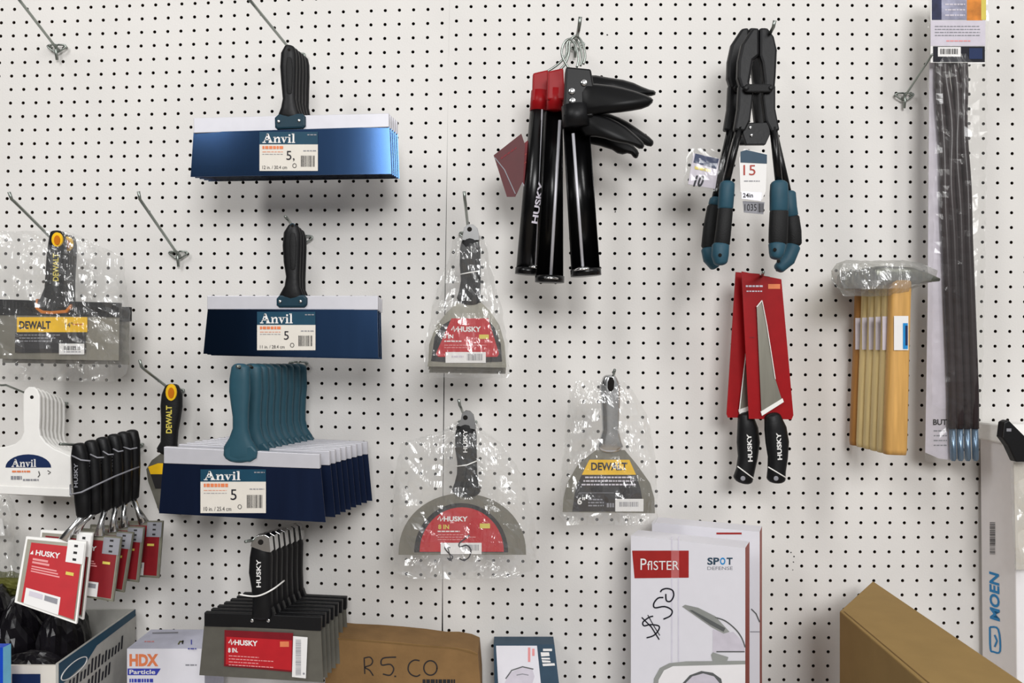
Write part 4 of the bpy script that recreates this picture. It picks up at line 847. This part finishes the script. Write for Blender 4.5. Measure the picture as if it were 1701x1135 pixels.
t = T('cardboard_box', 'worn brown carton with 5.00 handwritten in marker', 'box', 680, 1135, .07)
P0 = W(545, 1066, .10); P1 = W(795, 1072, .10); P1.z = P0.z
m = MB(); topx = [(540, 1058), (575, 1062), (620, 1064), (660, 1067), (700, 1071), (735, 1076), (758, 1076), (780, 1080), (794, 1086), (798, 1135), (801, 1290), (540, 1290)]
q = planemap(t, P0, P1, down(P0)); fr = [q(x, y) for x, y in topx]
for p in fr[-2:]: p.z = SHELF + .001 - t.a.z
bk = [p + Vector((0, .07, 0)) for p in fr]; n = len(fr)
m.mesh(fr + bk, [tuple(range(n))[::-1], tuple(range(n, 2 * n))] + [(i, (i + 1) % n, (i + 1) % n + n, i + n) for i in range(n)], 'carton_worn_shaded'); m.build('carton', t.o, bevel=.001)
m = MB()
m.stroke(q, [(605, 1095), (606, 1120)], 2, 'dark_print', .0006); m.stroke(q, [(604, 1094), (614, 1092), (619, 1098), (616, 1105), (606, 1109), (614, 1114), (620, 1123)], 2, 'dark_print', .0006)
m.stroke(q, [(658, 1092), (636, 1094), (634, 1105), (648, 1104), (654, 1112), (648, 1122), (636, 1120)], 2.2, 'dark_print', .0006); m.stroke(q, [(655, 1124), (658, 1124)], 2.5, 'dark_print', .0006)
m.stroke(q, [(697, 1098), (688, 1097), (680, 1103), (678, 1113), (683, 1121), (692, 1124), (698, 1121)], 2.2, 'dark_print', .0006)
m.stroke(q, [(715 + 11 * math.cos(a), 1110 + 12 * math.sin(a)) for a in [k * .4 for k in range(17)]], 2.2, 'dark_print', .0006)
m.lines(q, 702, 756, 1129, 7, 'dark_print', .0006, 17); m.build('marker_writing', t.o)
m = MB(); m.stroke(q, [(542, 1060), (620, 1066), (700, 1073), (758, 1078), (793, 1088)], 2.4, 'carton_edge', .0008); m.build('torn_edge', t.o)

t = T('respirator_box', 'white box with orange and blue lettering beside the bottom knives', 'box', 270, 1135, .11)
P0 = W(211, 1078, .113); P1 = W(340, 1078, .113)
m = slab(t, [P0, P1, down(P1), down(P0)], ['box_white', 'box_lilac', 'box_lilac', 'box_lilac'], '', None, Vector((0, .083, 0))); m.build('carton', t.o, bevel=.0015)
q = planemap(t, P0, P1, down(P0)); m = MB(); m.text(q, 'HDX', 215, 1106, 18, 'orange_print', .0005, width=48, bold=.05)
m.poly(q, [(212, 1111), (212, 1122), (260, 1122), (267, 1111)], 'blue_print', .0005); m.text(q, 'Particle', 215, 1120, 7, 'white_paper', .0009, width=43, bold=.02); m.lines(q, 215, 255, 1128, 6, 'blue_print', .0005, 31); m.build('brand_lettering', t.o); m = MB(); m.lines(q, 308, 328, 1104, 2.4, 'grey_print', .0005, 2); m.build('fine_print', t.o)
qt = planemap(t, P0, P1, P0 + Vector((0, .08, 0))); m = MB(); m.stroke(qt, [(253, 1052), (296, 1051)], 2, 'grey_print', .0005); m.stroke(qt, [(296, 1071), (299, 1066), (305, 1066)], 2.4, 'olive', .0005); m.stroke(qt, [(303, 1070), (304, 1064)], 2.4, 'dark_print', .0005); m.stroke(qt, [(318, 1063), (318, 1071)], 2, 'blue_print', .0005); m.lines(qt, 312, 326, 1077, 2, 'blue_print', .0005); m.lines(qt, 240, 256, 1065, 2, 'pink_print', .0005); m.build('top_print', t.o)

# open bin box with black bags
t = T('open_box', 'open grey-white box with navy edge stripe holding black film bags', 'box', 96, 1135, .14)
xr = -.649; zt = Z0 - .461; dn, df = .24, .012
A = Vector((xr, -dn, zt)); B = Vector((xr, -df, zt)); xl = -1.0
m = MB(); m.box((xr - .004 - t.a.x, -dn - t.a.y, SHELF + .001 - t.a.z), (xr - t.a.x, -df - t.a.y, zt - t.a.z), 'bin_grey')
m.box((xl - t.a.x, -dn - t.a.y, SHELF + .001 - t.a.z), (xr - .004 - t.a.x, -dn + .004 - t.a.y, zt - .003 - t.a.z), 'cream_label')
m.box((xl - t.a.x, -df - .004 - t.a.y, SHELF + .001 - t.a.z), (xr - .004 - t.a.x, -df - t.a.y, zt - t.a.z), 'bin_grey')
m.box((xl - t.a.x, -dn + .004 - t.a.y, SHELF + .001 - t.a.z), (xr - .004 - t.a.x, -df - .004 - t.a.y, SHELF + .006 - t.a.z), 'bin_grey')
m.box((xl - .004 - t.a.x, -dn - t.a.y, SHELF + .001 - t.a.z), (xl - t.a.x, -df - t.a.y, zt - t.a.z), 'bin_grey'); m.build('carton', t.o)
def sidept(a, h, l=0.): # a: 0 near..1 far along the side, h metres below the top
    return Vector((xr + l, -dn + (dn - df) * a, zt - h)) - t.a
m = MB(); m.face([sidept(0, 0, .0006), sidept(0, .034, .0006), sidept(.32, .028, .0006), sidept(.45, .014, .0006), sidept(1, .012, .0006), sidept(1, 0, .0006)][::-1], 'teal_print')
ov = [sidept(.17 + .15 * math.cos(k * math.pi / 12), .023 + .010 * math.sin(k * math.pi / 12), .0012) for k in range(25)]; m.tube(ov, .0009, 'white_paper', 5)
rr = random.Random(4)
for hh, n_ in ((.05, 16), (.075, 12)):
    for k in range(n_):
        a0_ = .1 + .045 * k; hi = hh - rr.uniform(.012, .022)
        m.face([sidept(a0_, hh, .0008), sidept(a0_ + .022, hh, .0008), sidept(a0_ + .036, hi, .0008), sidept(a0_ + .014, hi, .0008)], 'ink')
m.build('side_print', t.o)
m = MB(); q = t.at(dn - t.d + .0006); m.rect(q, 20, 1120, 67, 1190, 'navy_print', 0); m.build('navy_panel', t.o)
def lump(name, label, px, py, d, rx, ry, rz, mt, seed, amp=.3, grp=None, cat='bag'):
    t_ = T(name, label, cat, px, py, d, grp); r = random.Random(seed); nu, nv = 28, 18; V = []; Fc = []
    ph = [(Vector((r.uniform(-1, 1), r.uniform(-1, 1), r.uniform(-1, 1))) * r.uniform(3, 9), r.uniform(0, 6)) for _ in range(9)]
    for i in range(nv + 1):
        th_ = math.pi * i / nv
        for k in range(nu):
            a = 2 * math.pi * k / nu; n_ = Vector((math.sin(th_) * math.cos(a), math.sin(th_) * math.sin(a), math.cos(th_)))
            s_ = 1 + amp * sum(abs(math.sin(n_.dot(w_) + p)) - .6 for w_, p in ph) / 4
            V.append(Vector((n_.x * rx, n_.y * ry, n_.z * rz)) * s_)
    for i in range(nv):
        for k in range(nu): Fc.append((i * nu + k, (i + 1) * nu + k, (i + 1) * nu + (k + 1) % nu, i * nu + (k + 1) % nu))
    m_ = MB(); m_.mesh(V, Fc, mt, False); m_.build('film', t_.o); return t_
mat('bag_black', (22, 20, 24), .22, var=.3, scale=20, bump=.8, bscale=30)
gb = 'black film bags in the open box'
lump('black_film_bag', 'crumpled black film bag against the lettered side of the open box', 107, 1085, .085, .031, .055, .085, 'bag_black', 3, .2, grp=gb)
lump('black_film_bag', 'crumpled black film bag in the middle of the open box', 42, 1072, .085, .031, .055, .085, 'bag_black', 5, .2, grp=gb)
lump('black_film_bag', 'crumpled black film bag at the left picture edge in the open box', -22, 1060, .085, .031, .055, .085, 'bag_black', 12, .2, grp=gb)
lump('black_film_bag', 'crumpled black film bag low at the front of the open box', 58, 1128, .19, .05, .032, .04, 'bag_black', 8, .2, grp=gb)
lump('green_cloth_bundle', 'olive and brown bundle at the left edge above the black bags', 4, 972, .03, .036, .018, .022, 'olive', 9, cat='cloth')
t = T('blue_carton', 'bright blue carton corner at the bottom left edge', 'box', 0, 1135, .262)
m = slab(t, [W(-40, 1076, .29), W(5, 1076, .29), down(W(5, 1076, .29)), down(W(-40, 1076, .29))], ['bright_blue'] * 3 + ['cyan'], '', None, Vector((.002, .014, 0)))
m.build('carton', t.o, bevel=.001)
t = T('hanging_card', 'white card in clear film at the left edge below the spreaders', 'package', 0, 850, .05)
m = MB(); m.plate(t.at(0), [(-30, 858), (4, 862), (8, 890), (-30, 892)], .0012, 'white_paper'); m.build('card', t.o)
bag(t, [(822, -30, 14), (850, -30, 26), (890, -30, 34), (960, -30, 30)], .012, .008, seed=51, nx=6)

# tall white box at the right edge
t = T('faucet_carton', 'tall white carton with blue lettering up its side at right edge', 'box', 1660, 1135, .08)
x_ = .806; P = [Vector((x_ + .004, -.105, Z0 - .155)), Vector((x_ + .2, -.105, Z0 - .155))]
zt2 = Z0 - (728 - CY) * (D - .02) / F
f = lambda x, y, z: Vector((x, y, z)) - t.a
c = [f(x_ - .0, -.012, zt2), f(x_, -.105, zt2), f(x_ + .2, -.105, zt2), f(x_ + .2, -.012, zt2)]
g = [f(x_ + .006, -.012, SHELF + .001), f(x_ + .006, -.105, SHELF + .001), f(x_ + .2, -.105, SHELF + .001), f(x_ + .2, -.012, SHELF + .001)]
m = MB(); m.mesh(c + g, [(0, 1, 2, 3), (7, 6, 5, 4), (0, 4, 5, 1), (1, 5, 6, 2), (2, 6, 7, 3), (3, 7, 4, 0)], 'box_grey'); m.build('carton', t.o, bevel=.002)
q = planemap(t, c[0] + t.a, c[1] + t.a, g[0] + t.a); m = MB()
m.text(q, 'MOEN', 1660, 1033, 15, 'blue_logo', .0006, width=84, rot=91, bold=.03, shear=.25)
m.stroke(q, [(1644, 1042), (1658, 1046), (1661, 1082), (1650, 1083), (1645, 1078), (1644, 1042)], 3, 'blue_logo', .0006); m.stroke(q, [(1652, 1055), (1656, 1065), (1652, 1075)], 3, 'blue_logo', .0006)
m.build('brand_lettering', t.o); m = MB(); m.code(q, 1644, 868, 1653, 922, 'dark_print', .0006, 11, vert=True); m.build('barcode', t.o)
m = MB(); m.mesh([f(x_ - .008, -.008, zt2 - .002), f(x_ - .004, -.11, zt2 - .002), f(x_ + .06, -.11, zt2 + .004), f(x_ + .06, -.008, zt2 + .002), f(x_ - .012, -.012, zt2 + .028), f(x_ - .002, -.08, zt2 + .03), f(x_ + .05, -.08, zt2 + .03), f(x_ + .055, -.012, zt2 + .028)],
    [(3, 2, 1, 0), (4, 5, 6, 7), (0, 1, 5, 4), (1, 2, 6, 5), (2, 3, 7, 6), (3, 0, 4, 7)], 'white_plastic'); m.build('white_flap', t.o, bevel=.003)
t = T('bagged_fitting', 'clear bag with black plastic clip over the tall white carton', 'package', 1690, 740, .13)
m = MB(); m.plate(t.at(.02), [(1668, 702), (1676, 698), (1716, 738), (1720, 768), (1688, 768), (1676, 742), (1665, 727)], .016, 'black'); m.rect(t.at(.02), 1672, 712, 1680, 717, 'grey_print', .0008); m.build('clip', t.o, bevel=.002)
m = MB(); m.plate(t.at(-.004), [(1684, 768), (1720, 768), (1720, 945), (1688, 947)], .001, 'cream_label'); m.build('insert_card', t.o)
bag(t, [(722, 1679, 1740), (800, 1680, 1740), (900, 1684, 1740), (948, 1687, 1740)], .014, .003, seed=61, nx=6)

# big brown carton at lower right
t = T('cardboard_box', 'plain brown carton jutting out at the lower right', 'box', 1500, 1135, .25)
zt3 = -(965 - CY) * (D - .05) / F
top = []
for px, py in ((1395, 1015), (1450, 965)):
    kk = zt3 / -(py - CY); top.append(Vector(((px - CX) * kk, -(D - kk * F), Z0 + zt3)))
A_, B_ = top; Bn = Vector((.600, -.47, Z0 + zt3)); An = Vector((A_.x - .006, -.47, Z0 + zt3)); ring = [A_, B_, Bn, An]
m = MB(); tp = [p - t.a for p in ring]; bt = [Vector((p.x, p.y, SHELF + .001)) - t.a for p in ring]
m.mesh(tp + bt, [(3, 2, 1, 0), (4, 5, 6, 7)] + [(i, (i + 1) % 4, (i + 1) % 4 + 4, i + 4) for i in range(4)], 'carton'); m.build('carton', t.o, bevel=.002)
m = MB(); mid = lambda a, b, s_: a + (b - a) * s_
l0 = tp[3] + (tp[2] - tp[3]) * .48 + Vector((0, 0, .0006)); 
m.face([tp[0] + Vector((.004, -.004, .0008)), tp[3] + Vector((.006, .004, .0008)), tp[3] + Vector((.0075, .004, .0008)), tp[0] + Vector((.0055, -.004, .0008))], 'carton_edge'); m.build('fold_crease', t.o)
